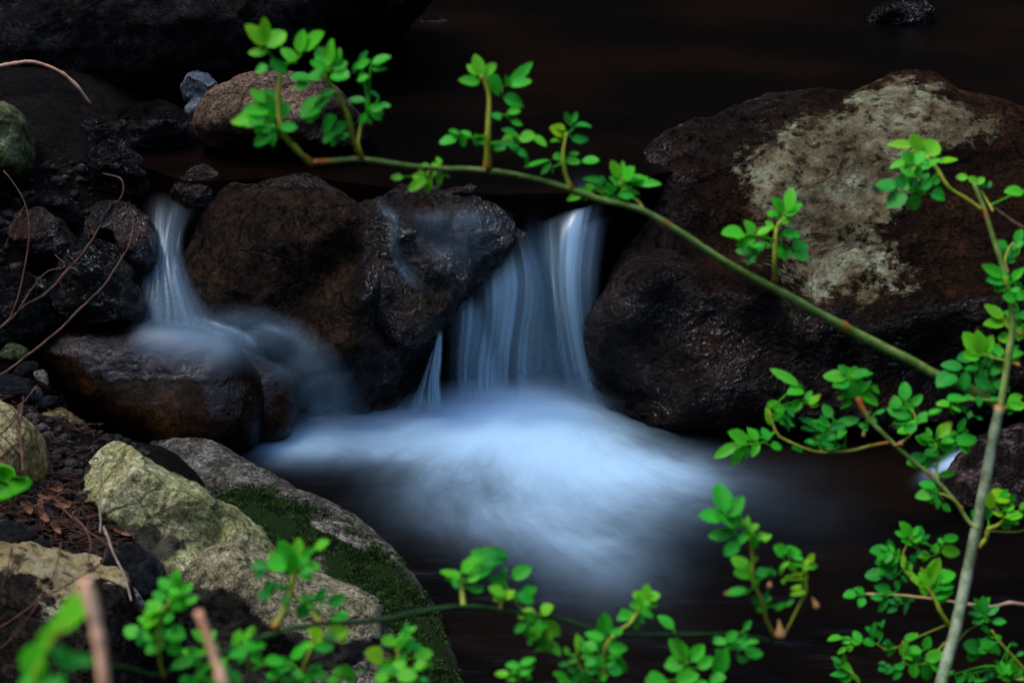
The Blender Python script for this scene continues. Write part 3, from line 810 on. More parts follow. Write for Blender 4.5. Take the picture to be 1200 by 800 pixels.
# pool below the fall
nx, ny = 320, 240
X, Y = np.meshgrid(np.linspace(-1.25, 2.1, nx), np.linspace(1.45, 3.05, ny))
P = np.stack([X, Y, 0 * X], -1).reshape(-1, 3)
px, py = project(P)
foam = (1.0 * bl(px, py, 600, 492, 112, 34) + 0.62 * bl(px, py, 645, 540, 150, 46, 8) + 0.46 * bl(px, py, 440, 512, 120, 30, 4)
        + 0.26 * bl(px, py, 735, 555, 100, 38, 10) + 0.36 * bl(px, py, 650, 600, 130, 56) + 0.26 * bl(px, py, 700, 645, 95, 46, 15)
        + 0.45 * bl(px, py, 350, 520, 60, 26) + 0.16 * bl(px, py, 790, 555, 80, 18, 4) + 0.07 * bl(px, py, 930, 600, 110, 50, 12)
        + 0.75 * bl(px, py, 1118, 540, 34, 9, -28) + 0.04 * bl(px, py, 900, 545, 120, 20) + 0.22 * bl(px, py, 520, 590, 90, 40, 10)
        + 0.10 * bl(px, py, 690, 700, 120, 50, 20))
foam = np.clip(foam, 0, 1.3)
base = at_z(628, 462, 0)
dx, dy = P[:, 0] - base[0], P[:, 1] - base[1]
rad = np.hypot(dx, dy * 1.3) + 1e-4
ang = np.arctan2(dx, -dy)
flow = np.stack([ang * 3.2 + 0.6 * np.sin(rad * 5), np.log(rad + 0.08) * 2.6, np.zeros(len(rad))], 1)
hz = 0.026 * bl(px, py, 600, 492, 95, 30) + 0.012 * bl(px, py, 640, 540, 150, 45)
hz = hz + 0.006 * fbm(P, 5, 3, 2) * (0.3 + foam) + 0.0025 * fbm(P * np.array([1, 2, 1]), 14, 3, 4)
P[:, 2] = hz
pool = put('pool_water', P, grid_faces(nx, ny), M['water'], origin=(0, 0, 0), attrs={'foam': foam, 'flow': flow})
tag(pool, 'dark brown pool water with a bright blue-white patch of silky foam', 'water', kind='structure')

# stream above the fall
nx, ny = 260, 240
X, Y = np.meshgrid(np.linspace(-2.2, 2.6, nx), np.linspace(0, 1, ny))
lipx = np.interp(np.linspace(-2.2, 2.6, nx), [-2.2, -0.75, -0.62, -0.40, -0.25, -0.1, 0.05, 0.14, 0.3, 2.6], [3.2, 3.12, 3.02, 3.05, 3.0, 2.96, 2.955, 2.96, 3.06, 3.06])
lipx = lipx + 0.018 * fbm(np.stack([np.linspace(-2.2, 2.6, nx), np.zeros(nx), np.zeros(nx)], 1), 7, 3, 21)
Y = lipx[None, :] + (7.5 - lipx[None, :]) * Y ** 1.5
P = np.stack([X, Y, 0 * X + LEVEL], -1).reshape(-1, 3)
px, py = project(P)
foam = 0.06 * bl(px, py, 560, 252, 80, 10) + 0.18 * bl(px, py, 690, 232, 26, 20, 60) + 0.03 * bl(px, py, 430, 236, 40, 7, 25) \
    + 0.06 * bl(px, py, 200, 226, 30, 12)
P[:, 2] = LEVEL + 0.006 * fbm(P * np.array([1, 1.6, 1]), 3, 4, 12) - 0.0 * smooth(0.05, -0.01, (P[:, 1] - np.repeat(lipx[None], ny, 0).ravel())) ** 1.6
flow = np.stack([P[:, 0] * 14, P[:, 1] * 3, 0 * P[:, 0]], 1)
# the water turns over the lip as a short dark glassy edge
front = P[:nx].copy()
n0 = len(P)
P = np.vstack([P, front, front + np.array([0, -0.002, -0.16])])
foam = np.concatenate([foam, np.zeros(nx * 2)]); flow = np.vstack([flow, flow[:nx], flow[:nx]])
lipF = [(n0 + i, n0 + nx + i, n0 + nx + i + 1, n0 + i + 1) for i in range(nx - 1)]
upw = put('stream_water', P, grid_faces(nx, ny) + lipF, M['water'], origin=(0, 0, 0), attrs={'foam': foam, 'flow': flow})
tag(upw, 'smooth near-black stream water flowing above the cascades', 'water', kind='structure')

def drape_depth(qx, qy):
    """depth of the rock surface the film of water clings to, smoothed over the sheet"""
    bpy.context.view_layer.update()
    dg = bpy.context.evaluated_depsgraph_get()
    D = np.full(qx.shape, np.nan)
    o = Vector(EYE)
    for j in range(qx.shape[0]):
        for i in range(qx.shape[1]):
            d = Vector(ray(qx[j, i], qy[j, i]))
            ok, loc, nr, idx, ob, mm = scene.ray_cast(dg, o, d.normalized())
            while ok and ob.name.startswith(('waterfall', 'mist', 'stream', 'moss')):
                ok, loc, nr, idx, ob, mm = scene.ray_cast(dg, loc + d.normalized() * 1e-4, d.normalized())
            if ok:
                D[j, i] = (np.array(loc) - EYE) @ FWD
    D = np.where(np.isnan(D), np.nanmax(D), D)
    E = D.copy()
    for _ in range(3):                      # nearest surface around, so that the film bridges gaps
        pad = np.pad(E, 1, mode='edge')
        E = np.min([pad[a:a + E.shape[0], b:b + E.shape[1]] for a in range(3) for b in range(3)], axis=0)
    for _ in range(6):
        pad = np.pad(E, 1, mode='edge')
        E = np.mean([pad[a:a + E.shape[0], b:b + E.shape[1]] for a in range(3) for b in range(3)], axis=0)
    return np.minimum(E, D) - 0.006

def veil(name, cols, mat, nu=70, nv=60, thick=0.006, bow=0.0, edge=0.12, endfade=0.15, topfade=0.08, uscale=1.0, drape=False):
    """a sheet of falling water: cols are flow lines of (px, py, depth y, density) from the lip down"""
    L = np.array([catmull(np.array([list(at_y(p[0], p[1], p[2])) + [p[3]] for p in c], float), nv) for c in cols])    # ncol, nv, 4
    S = np.stack([catmull(L[:, j, :], nu) for j in range(nv)])      # nv, nu, 4
    V = S[:, :, :3].copy()
    den = np.clip(S[:, :, 3], 0, 1.2)
    u = np.linspace(0, 1, nu)[None, :].repeat(nv, 0)
    v = np.linspace(0, 1, nv)[:, None].repeat(nu, 1)
    if drape:
        qx, qy = project(V.reshape(-1, 3))
        Dd = drape_depth(qx.reshape(nv, nu), qy.reshape(nv, nu))
        V = np.array([[at_d(qx[j * nu + i], qy[j * nu + i], Dd[j, i]) for i in range(nu)] for j in range(nv)])
    rip = fbm(np.stack([u.ravel() * 16 * uscale, v.ravel() * 1.2, 0 * u.ravel()], 1), 1.0, 3, 8).reshape(nv, nu)
    V[:, :, 1] -= rip * (0.002 if drape else 0.010) * v + bow * np.sin(u * math.pi)
    den = den * smooth(0, edge, u) * smooth(1, 1 - edge, u) * smooth(0, topfade, v) * (1 - 0.85 * smooth(1 - endfade, 1, v))
    front = V.reshape(-1, 3)
    back = front + np.array([0, thick, 0])
    F = grid_faces(nu, nv)
    nF = len(front)
    # a thin closed body of water: front and back faces and its rim
    allF = list(F) + [tuple(nF + i for i in f[::-1]) for f in F]
    rim = [i for i in range(nu)] + [j * nu + nu - 1 for j in range(1, nv)] + [(nv - 1) * nu + i for i in range(nu - 2, -1, -1)] + [j * nu for j in range(nv - 2, 0, -1)]
    for a, b in zip(rim, rim[1:] + rim[:1]):
        allF.append((b, a, nF + a, nF + b))
    fl = np.stack([u.ravel() * uscale, v.ravel(), 0 * u.ravel()], 1)
    dd = den.ravel()
    return put(name, np.vstack([front, back]), allF, mat, attrs={'flow': np.vstack([fl, fl + np.array([0.013, 0, 0.2])]), 'veil': np.concatenate([dd, dd * 0.6])})

main_cols = [
    [(520, 356, 2.82, .15), (520, 390, 2.82, .35), (520, 430, 2.815, .35), (520, 496, 2.80, .3)],
    [(532, 350, 2.835, .7), (538, 390, 2.83, .65), (543, 430, 2.825, .5), (546, 496, 2.81, .4)],
    [(546, 345, 2.845, 1.1), (557, 390, 2.84, 1.), (568, 430, 2.835, .85), (576, 496, 2.82, .6)],
    [(556, 337, 2.845, .5), (572, 385, 2.84, .45), (584, 430, 2.835, .32), (592, 496, 2.82, .4)],
    [(572, 321, 2.845, 1.1), (590, 370, 2.84, .8), (604, 430, 2.835, .55), (613, 496, 2.82, .5)],
    [(590, 301, 2.855, 1.1), (609, 350, 2.845, .8), (624, 410, 2.835, .6), (635, 496, 2.82, .5)],
    [(602, 284, 2.86, 1.1), (624, 330, 2.845, .75), (642, 390, 2.835, .5), (653, 496, 2.82, .4)],
    [(630, 238, 2.97, .04), (634, 275, 2.94, .25), (645, 320, 2.90, .5), (655, 390, 2.85, .45), (664, 496, 2.82, .25)],
    [(664, 233, 2.98, .05), (656, 300, 2.90, .6), (662, 380, 2.85, .55), (680, 497, 2.82, .4)],
    [(690, 229, 2.985, .45), (668, 278, 2.92, .8), (669, 370, 2.85, .65), (694, 497, 2.82, .55)],
    [(703, 230, 2.985, .45), (685, 282, 2.92, .6), (682, 370, 2.85, .45), (708, 497, 2.82, .4)],
    [(717, 238, 2.985, .05), (703, 290, 2.92, .25), (699, 370, 2.85, .12), (724, 497, 2.82, .1)],
]
GROUP = 'silky falls of water over the rocks'
w = veil('waterfall', main_cols, M['veil'], nu=150, nv=80, edge=0.14, endfade=0.42, topfade=0.16, uscale=1.6)
tag(w, 'broad silky blue-white main cascade falling past the broad lichen boulder', 'waterfall', GROUP, kind='structure')
back_cols = [[(p[0] + 8, p[1] + 4, p[2] + 0.022, p[3] * 0.5) for p in c] for c in main_cols]
w = veil('waterfall', back_cols, M['veil_soft'], nu=120, nv=70, edge=0.10, endfade=0.2, topfade=0.2, uscale=1.6)
tag(w, 'softer sheet of falling water directly behind the main cascade', 'waterfall', GROUP, kind='structure')
w = veil('waterfall', [
    [(503, 420, 2.80, .5), (494, 445, 2.80, .6), (485, 465, 2.80, .6), (474, 492, 2.79, .5)],
    [(510, 402, 2.80, .6), (504, 430, 2.80, .8), (498, 455, 2.80, .7), (490, 492, 2.79, .55)],
    [(515, 388, 2.80, 1.1), (512, 420, 2.80, 1.), (507, 450, 2.80, .75), (504, 492, 2.79, .55)],
    [(520, 390, 2.80, .7), (519, 420, 2.80, .5), (517, 450, 2.80, .4), (522, 492, 2.79, .4)]], M['veil'], nu=50, nv=50, endfade=0.3, uscale=0.6)
tag(w, 'small separate jet of water at the foot of the ledge boulder', 'waterfall', GROUP, kind='structure')
w = veil('waterfall', [
    [(430, 232, 2.97, 0.150), (450, 262, 2.90, 0.180), (456, 300, 2.86, 0.210), (470, 330, 2.84, 0.150), (500, 352, 2.84, 0.060)],
    [(438, 230, 2.97, 0.120), (460, 256, 2.90, 0.180), (464, 294, 2.855, 0.270), (482, 326, 2.84, 0.240), (506, 346, 2.845, 0.120)],
    [(452, 232, 2.98, 0.060), (472, 256, 2.90, 0.060), (474, 290, 2.86, 0.060), (492, 318, 2.84, 0.060), (514, 340, 2.84, 0.060)]], M['misty'], nu=40, nv=60, thick=0.003, uscale=0.8, endfade=0.3, topfade=0.3, edge=0.35, drape=True)
tag(w, 'thin trickle running down between the ridged boulder and the ledge boulder', 'waterfall', GROUP, kind='structure')
w = veil('waterfall', [
    [(470, 240, 2.98, .08), (468, 262, 2.885, .08), (480, 300, 2.85, .10), (500, 330, 2.85, .03)],
    [(540, 238, 2.98, .12), (540, 262, 2.885, .12), (545, 300, 2.85, .12), (545, 335, 2.85, .03)],
    [(610, 240, 2.98, .12), (604, 264, 2.89, .14), (600, 290, 2.86, .12), (590, 315, 2.86, .03)]], M['film'], nu=60, nv=40, thick=0.003, uscale=0.8, endfade=0.4, topfade=0.4, edge=0.3, drape=True)
tag(w, 'faint glassy film of water sliding over the ledge boulder top', 'waterfall', GROUP, kind='structure')
side = [
    [(158, 226, 3.06, .0), (164, 280, 2.97, .15), (158, 335, 2.88, .25), (128, 394, 2.80, .1)],
    [(188, 222, 3.06, .20), (184, 275, 2.96, .40), (182, 330, 2.88, .55), (172, 400, 2.79, .5)],
    [(206, 222, 3.06, .30), (196, 280, 2.95, .50), (196, 330, 2.87, .65), (206, 405, 2.78, .65)],
    [(230, 226, 3.06, .40), (210, 275, 2.94, .60), (213, 330, 2.87, .65), (242, 406, 2.78, .6)],
    [(250, 228, 3.05, .10), (220, 280, 2.94, .20), (232, 336, 2.87, .30), (290, 404, 2.78, .2)]]
w = veil('waterfall', side, M['misty'], nu=80, nv=70, edge=0.48, endfade=0.22, topfade=0.40, uscale=0.7)
tag(w, 'narrow misty side cascade dropping behind the long glossy boulder', 'waterfall', GROUP, kind='structure')
w = veil('waterfall', [
    [(140, 366, 2.90, .0), (235, 352, 2.88, .15), (310, 356, 2.86, .22), (376, 386, 2.84, .25), (420, 440, 2.80, .3), (445, 510, 2.78, .35)],
    [(140, 386, 2.86, .25), (235, 380, 2.84, .45), (306, 376, 2.80, .42), (358, 404, 2.80, .45), (388, 446, 2.78, .5), (402, 510, 2.76, .5)],
    [(140, 402, 2.83, .3), (238, 402, 2.80, .5), (302, 398, 2.76, .38), (346, 424, 2.76, .35), (366, 458, 2.76, .42), (368, 510, 2.75, .45)],
    [(140, 426, 2.80, .0), (236, 444, 2.77, .15), (280, 446, 2.74, .12), (316, 458, 2.74, .10), (330, 480, 2.74, .15), (322, 510, 2.74, .15)]],
    M['misty'], nu=60, nv=110, thick=0.004, edge=0.42, endfade=0.12, topfade=0.15, uscale=0.5, drape=True)
tag(w, 'pale sheet of water sweeping round the short smooth boulder into the pool', 'waterfall', GROUP, kind='structure')

# soft spray where the fall meets the pool
def mist_mat(name, dens):
    t = NT(name)
    tc = t.n('ShaderNodeTexCoord').outputs['Object']
    ln = t.n('ShaderNodeVectorMath', {0: tc}, operation='LENGTH').outputs[1]
    fall = t.rng(ln, 0.15, 1.0, 1.0, 0.0)
    nn = t.noise(tc, 2.6, 3, 0.55)
    d = t.math('MULTIPLY', t.math('MULTIPLY', fall, fall), t.math('MULTIPLY', t.rng(nn, 0.3, 0.7, 0.35, 1.3), dens))
    v = t.n('ShaderNodeVolumePrincipled', {'Color': (0.62, 0.80, 0.97, 1), 'Density': d, 'Anisotropy': 0.1}).outputs[0]
    return t.done(None, volume=v)

def mist(px, py, z, scale, dens, label, yaw=0):
    th = np.linspace(0, 2 * math.pi, 33)[:-1]
    ph = np.linspace(-math.pi / 2, math.pi / 2, 18)
    Vs = np.array([[math.cos(p) * math.cos(a), math.cos(p) * math.sin(a), math.sin(p)] for p in ph for a in th])
    c = at_z(px, py, z)
    o = put('mist', Vs, grid_faces(32, 18, True), mist_mat('water_spray_mist', dens), origin=(0, 0, 0))
    o.location = c
    o.scale = scale
    o.rotation_euler = (0, 0, math.radians(yaw))
    tag(o, label, 'mist', kind='stuff')
    return o

mist(598, 482, 0.03, (0.27, 0.10, 0.09), 22.0, 'bright spray boiling up at the foot of the main cascade')
mist(430, 505, 0.015, (0.24, 0.09, 0.05), 9.0, 'fainter spray drifting in front of the ridged brown boulder')
mist(235, 392, 0.17, (0.13, 0.06, 0.03), 4.0, 'wisp of spray where the side cascade lands')

# ------------------------------------------------------------------ wild rose: materials
def leaf_mat():
    t = NT('rose_leaf_green')
    ti = t.attr('tint')[2]
    tc = t.n('ShaderNodeTexCoord').outputs['Object']
    n = t.noise(tc, 90, 4, 0.6)
    ti = t.math('ADD', ti, t.math('MULTIPLY_ADD', n, 0.3, -0.15))
    r = t.n('ShaderNodeValToRGB', {0: t.rng(ti, -1.0, 1.0, 0, 1, False)})
    e = r.color_ramp.elements
    e[0].position, e[0].color = 0.0, (0.006, 0.12, 0.022, 1)
    e[1].position, e[1].color = 1.0, (0.32, 0.58, 0.006, 1)
    for pos, c in ((0.28, (0.014, 0.36, 0.030, 1)), (0.52, (0.052, 0.58, 0.018, 1)), (0.74, (0.16, 0.64, 0.015, 1))):
        q = e.new(pos); q.color = c
    vein = t.attr('vein')[2]
    col = t.mix(t.math('MULTIPLY', vein, 0.35), r.outputs[0], (0.08, 0.40, 0.04))
    col = t.mix(t.rng(t.math('ADD', t.attr('dry')[2], t.math('MULTIPLY_ADD', t.noise(tc, 220, 4, 0.6), 0.8, -0.4)), 0.5, 0.75), col, (0.16, 0.07, 0.012))
    p = t.n('ShaderNodeBsdfPrincipled', {'Base Color': col, 'Roughness': 0.45, 'Specular IOR Level': 0.18}).outputs[0]
    tr = t.n('ShaderNodeBsdfTranslucent', {'Color': t.mix(0.5, col, (0.10, 0.50, 0.005))}).outputs[0]
    return t.done(t.n('ShaderNodeMixShader', {0: 0.38, 1: p, 2: tr}).outputs[0])

def stem_mat(name, c1, c2, node=None):
    """green stems; the 'young' attribute marks reddish-orange nodes and shoot bases"""
    t = NT(name)
    tc = t.n('ShaderNodeTexCoord').outputs['Object']
    n = t.noise(tc, 50, 6, 0.7)
    col = t.mix(t.rng(n, 0.35, 0.65), c1, c2)
    col = t.mix(t.attr('node')[2], col, node or (0.45, 0.12, 0.015))
    p = t.n('ShaderNodeBsdfPrincipled', {'Base Color': col, 'Roughness': 0.5, 'Specular IOR Level': 0.3}).outputs[0]
    return t.done(p)

M['leaf'] = leaf_mat()
M['cane'] = stem_mat('green_rose_cane', (0.10, 0.19, 0.02), (0.26, 0.36, 0.09))
M['old_cane'] = stem_mat('grey_green_old_cane', (0.10, 0.15, 0.06), (0.32, 0.38, 0.24))
M['dark_cane'] = stem_mat('dark_green_cane', (0.006, 0.030, 0.004), (0.022, 0.075, 0.010))
M['shoot'] = stem_mat('yellow_green_shoot', (0.24, 0.33, 0.015), (0.46, 0.45, 0.05))
M['rachis'] = stem_mat('leaf_stalk', (0.10, 0.14, 0.02), (0.16, 0.08, 0.04))

CROP = dict(a=(260, 10), b=(260, 80), c=(500, 50), d=(600, 120), e=(820, 210), f=(960, 130), g=(960, 280), h=(960, 400), i=(820, 410), j=(960, 530),
            k=(960, 640), l=(780, 550), m=(760, 640), n=(500, 630), o=(580, 640), p=(280, 620), q=(130, 640), s=(0, 640), r=(320, 680))

def PX(crop, x, y):
    sc = 6.667 if crop == 'r' else 5.0
    return CROP[crop][0] + x / sc, CROP[crop][1] + y / sc

lrng = np.random.RandomState(19)

def leaflet(b, tpt, wr, tint, V, F, T, N, D):
    ax = tpt - b
    L = np.linalg.norm(ax)
    ax = ax / L
    view = EYE - (b + tpt) / 2
    view /= np.linalg.norm(view)
    ref = view * 0.62 + np.array([0, 0, 0.85]) + lrng.normal(0, 0.24, 3)
    side = np.cross(ax, ref); side /= np.linalg.norm(side)
    nr = np.cross(side, ax)
    if nr @ view < 0:
        nr = -nr
    W = wr * L / max(0.6, float(nr @ view))
    rows, cols = 9, 5
    dry = lrng.uniform(0.3, 0.9) if lrng.rand() < 0.16 else 0.0
    o = len(V)
    fold, curl, tw = lrng.uniform(0.10, 0.32), lrng.uniform(-0.05, 0.18), lrng.uniform(-0.25, 0.25)
    for i in range(rows):
        tt = i / (rows - 1)
        half = 0.5 * W * max(math.sin(math.pi * min(1, 0.02 + 0.98 * tt ** 0.82)), 0.0) ** 0.60
        half = max(half, 0.0003)
        for j in range(cols):
            s = (j - 2) / 2.0
            serr = 1 + (0.05 if (i % 2) else -0.03) * (abs(s) == 1)
            c = b + ax * (L * (tt + 0.05 * abs(s) * (0.5 - tt)))
            z = fold * half * abs(s) - curl * L * tt * tt + tw * half * s * tt
            V.append(c + side * (half * s * serr) + nr * z)
            T.append(tint + lrng.normal(0, 0.03))
            N.append(1.0 if j == 2 else 0.0)
            D.append(dry * max(tt - 0.35, 0) * 1.5 + dry * 0.4 * (abs(s) == 1))
    for i in range(rows - 1):
        for j in range(cols - 1):
            a = o + i * cols + j
            F.append((a, a + 1, a + 1 + cols, a + cols))

def stalk(name, pts, depth, rad, mat, parent, node_at=(), n=40, sides=8, seed=0, bumps=False):
    """a stem along photo points at the given distances; rad in photo pixels (start, end)"""
    P = []
    for k, p in enumerate(pts):
        d = p[2] if len(p) > 2 else depth(p[0], p[1])
        P.append(at_d(p[0], p[1], d))
    path = catmull(np.array(P), n)
    if n > 50:
        path = path + np.stack([0 * path[:, 0], 0 * path[:, 0], 0.0025 * fbm(path, 14, 3, seed)], 1)
    ds = (path - EYE) @ FWD
    r = np.linspace(rad[0], rad[1], n) * ds / FPX * (1 + 0.10 * fbm(path, 30, 3, seed + 5))
    node = np.zeros(n)
    for f, w in node_at:
        node = np.maximum(node, np.exp(-((np.linspace(0, 1, n) - f) / w) ** 2))
    r = r * (1 + 0.25 * node)
    Vt, Ft = tube_geo(path, r, sides, wob=0.05, seed=seed)
    nd = np.repeat(node, sides)
    nd = np.concatenate([nd, [node[0], node[-1]]])
    return put(name, Vt, Ft, M[mat], parent=parent, attrs={'node': nd}), path

def build_shoot(root, depth, crop, pts, rad, leaves, jit=0.02, node=True, mat='shoot', dens=0.0):
    """side_shoot (part) > leaf (sub-part): one mesh for each compound leaf"""
    base = [PX(crop, *p[:2]) if crop else p for p in pts]
    dj = lrng.uniform(-jit, jit)
    P0 = [(x, y, depth(x, y) + dj * min(1, k * 0.6)) for k, (x, y) in enumerate(base)]
    sh, path = stalk('side_shoot', P0, depth, rad, mat, root, node_at=((0.0, 0.10),) if node else (), n=26, sides=7, seed=int(lrng.randint(999)))
    more = []
    if dens:
        for lf in leaves:
            if len(lf) > 3 and lrng.rand() < dens:
                sx, sy = lrng.uniform(-70, 70), lrng.uniform(-60, 60)
                an = lrng.uniform(-0.9, 0.9)
                cx = sum(q[0] for q in lf[1:]) / (len(lf) - 1); cy = sum(q[1] for q in lf[1:]) / (len(lf) - 1)
                ca, sa = math.cos(an) * 0.72, math.sin(an) * 0.72
                R = lambda x, y: (cx + sx + (x - cx) * ca - (y - cy) * sa, cy + sy + (x - cx) * sa + (y - cy) * ca)
                more.append((lf[0] - lrng.uniform(0.1, 0.5),) + tuple(R(q[0], q[1]) + R(q[2], q[3]) + tuple(q[4:]) for q in lf[1:]))
    for lf in list(leaves) + more:
        dl = lrng.uniform(-jit, jit)
        tint0 = lf[0] + lrng.normal(0.08, 0.23)
        V, F, T, N, D = [], [], [], [], []
        bases = []
        for q in lf[1:]:
            cr = crop
            x1, y1 = PX(cr, q[0], q[1]); x2, y2 = PX(cr, q[2], q[3])
            wr = q[4] if len(q) > 4 else 0.55
            ti = tint0 + (q[5] if len(q) > 5 else 0)
            d0 = depth(x1, y1) + dj + dl
            d1 = d0 + lrng.uniform(-0.45, 0.45) * math.hypot(x2 - x1, y2 - y1) * d0 / FPX
            x2, y2 = x1 + (x2 - x1) * 1.0, y1 + (y2 - y1) * 1.0
            b, tp = at_d(x1, y1, d0), at_d(x2, y2, d1)
            leaflet(b, tp, wr * 0.98, ti, V, F, T, N, D)
            bases.append(b)
        # the leaf stalk joins the leaflets' feet to the shoot
        B = np.array(bases)
        cen = B.mean(0)
        near = path[np.argmin(np.linalg.norm(path - cen, axis=1))]
        order = np.argsort(np.linalg.norm(B - near, axis=1))
        rp = [near]
        for k in order:
            if np.linalg.norm(B[k] - rp[-1]) > 0.004:
                rp.append(B[k])
        if len(rp) > 1:
            # thin out to a smooth path
            rp = np.array(rp)
            if len(rp) > 3:
                rp = np.vstack([rp[0], rp[1:-1].mean(0), rp[-1]])
            pp = catmull(rp, 12)
            Vt, Ft = tube_geo(pp, np.linspace(0.0011, 0.0006, 12), 5)
            o = len(V)
            V += list(Vt); F += [tuple(o + i for i in f) for f in Ft]
            T += [tint0 + 0.25] * len(Vt); N += [0.0] * len(Vt)
            # short stalklets from that path to each leaflet
            for b in bases:
                k = np.argmin(np.linalg.norm(pp - b, axis=1))
                if np.linalg.norm(pp[k] - b) > 0.0015:
                    Vt, Ft = tube_geo(np.array([pp[k], (pp[k] + b) / 2, b]), [0.0006] * 3, 5)
                    o = len(V)
                    V += list(Vt); F += [tuple(o + i for i in f) for f in Ft]
                    T += [tint0 + 0.25] * len(Vt); N += [0.0] * len(Vt)
        lo = put('leaf', np.array(V), F, M['leaf'], parent=sh, attrs={'tint': T, 'vein': N, 'dry': D + [0.0] * (len(V) - len(D))})
    return sh

# ------------------------------------------------------------------ rose bush at the waterside (arching cane and thick upright cane)
def dA(px, py):
    return float(np.interp(px, [250, 345, 700, 1000, 1100, 1250], [1.50, 1.53, 1.72, 1.84, 1.86, 1.86]))
def dB(px, py):
    return 1.84

bush = empty('rose_bush', at_ground(1080, 1400) if False else np.array([0.46, 1.30, 0.30]))
tag(bush, 'wild rose bush with a long arching cane and fresh green leaves reaching across the stream', 'rose bush')
foot = np.array([0.46, 1.30, 0.30])
def dpt(P):
    x, y = project(P); return (float(x), float(y), float((P - EYE) @ FWD))
stalk('cane', [dpt(foot - np.array([0, 0, 0.03])), (1085, 880, 1.60), (1103, 800, 1.78), (1120, 735, 1.82), (1138, 650, 1.84), (1152, 580, 1.84), (1163, 520, 1.84), (1172, 475, 1.84)], dB, (8.5, 6.5), 'old_cane', bush,
      node_at=((1.0, 0.004),), n=90, sides=10, seed=2)
stalk('cane', [(1172, 478), (1150, 463), (1100, 440), (1060, 418), (1000, 390), (920, 345), (860, 312), (800, 275), (750, 245), (700, 232), (640, 213), (570, 200), (500, 196), (425, 187), (385, 190), (365, 190)], dA, (6.0, 2.8), 'cane', bush,
      node_at=((0.235, 0.005), (0.52, 0.005), (0.99, 0.012)), n=150, sides=9, seed=3)
stalk('cane', [(1172, 478), (1180, 430), (1186, 385), (1184, 350), (1176, 316), (1168, 290), (1159, 262), (1150, 235), (1141, 214)], dB, (4.5, 2.4), 'cane', bush, node_at=((0.86, 0.02),), n=60, sides=8, seed=4)
stalk('cane', [(1147, 620, 1.835), (1136, 612), (1120, 588), (1092, 557), (1064, 534), (1040, 512), (1022, 495), (1010, 478), (1005, 466)], dB, (2.4, 2.8), 'cane', bush, node_at=((0.42, 0.015), (0.97, 0.08)), n=60, sides=8, seed=5)

S = lambda dep, *a, **k: build_shoot(bush, dep, *a, dens=1.0 if dep is dB else 0.35, **k)
S(dA, 'a', [(520, 900), (430, 830), (350, 700), (328, 560), (335, 450), (345, 390), (340, 340)], (3.4, 2.2), [
    (.45, (255, 215, 145, 85, .55, .25), (260, 200, 245, 50, .48, .1), (268, 230, 372, 135, .62), (265, 258, 150, 255, .42)),
    (0.0, (435, 320, 348, 225, .5), (455, 262, 480, 120, .48), (480, 240, 605, 138, .42)),
    (-.15, (268, 340, 195, 368, .62, .2), (382, 378, 280, 300, .55, -.2))])
S(dA, 'b', [(525, 560), (480, 530), (440, 470), (380, 420), (325, 340), (310, 300)], (3.6, 2.0), [
    (0.0, (250, 200, 165, 115, .5), (290, 240, 130, 240, .5), (320, 260, 250, 120, .5, -.5), (290, 330, 190, 300, .6), (330, 300, 400, 210, .4, -.4)),
    (.3, (240, 290, 45, 315, .36, .45), (310, 280, 270, 150, .45), (330, 270, 350, 170, .5), (345, 300, 375, 195, .35)),
    (-.1, (340, 345, 445, 345, .6), (290, 360, 190, 340, .55), (290, 370, 185, 455, .55), (300, 380, 290, 460, .55, -.2), (240, 330, 140, 270, .45, .2))])
S(dA, 'b', [(820, 535), (770, 420), (745, 300), (710, 220), (650, 120), (610, 60), (605, 20)], (3.2, 2.6), [
    (.8, (620, -10, 565, -140, .55), (635, -20, 630, -180, .45), (650, -10, 695, -120, .5), (645, 0, 738, -35, .62, -.15), (612, 0, 518, -40, .6, -.2), (640, 35, 748, 55, .6, -.35), (605, 30, 500, 50, .55, -.45)),
    (-.55, (520, 70, 395, 40, .5), (510, 90, 425, 120, .5)),
    (-.25, (600, 190, 455, 290, .55), (580, 220, 500, 315, .45), (640, 190, 580, 175, .5, -.3)),
    (-.5, (668, 285, 580, 370, .5), (655, 380, 592, 440, .65), (660, 380, 742, 335, .55), (690, 360, 700, 395, .6))])
S(dA, 'b', [(822, 525), (800, 440), (806, 380), (820, 320), (860, 255)], (1.6, 1.0), [
    (.0, (870, 250, 965, 212, .35), (865, 255, 938, 300, .5), (850, 265, 800, 330, .5), (845, 290, 885, 330, .5), (840, 190, 740, 180, .3, -.4)),
    (-.15, (880, -30, 992, -70, .42), (865, -45, 780, 0, .42), (878, 5, 968, 0, .34), (860, 50, 790, 68, .5))])
S(dA, 'b', [(1240, 585), (1225, 600), (1190, 620)], (1.4, 0.9), [
    (.3, (1195, 640, 1090, 722, .45), (1180, 620, 1150, 580, .5), (1200, 640, 1105, 625, .4), (1200, 655, 1170, 700, .5), (1220, 640, 1205, 740, .45), (1235, 610, 1265, 545, .5), (1225, 600, 1180, 555, .4)),
    (.2, (1060, 640, 985, 640, .5, .3),)])
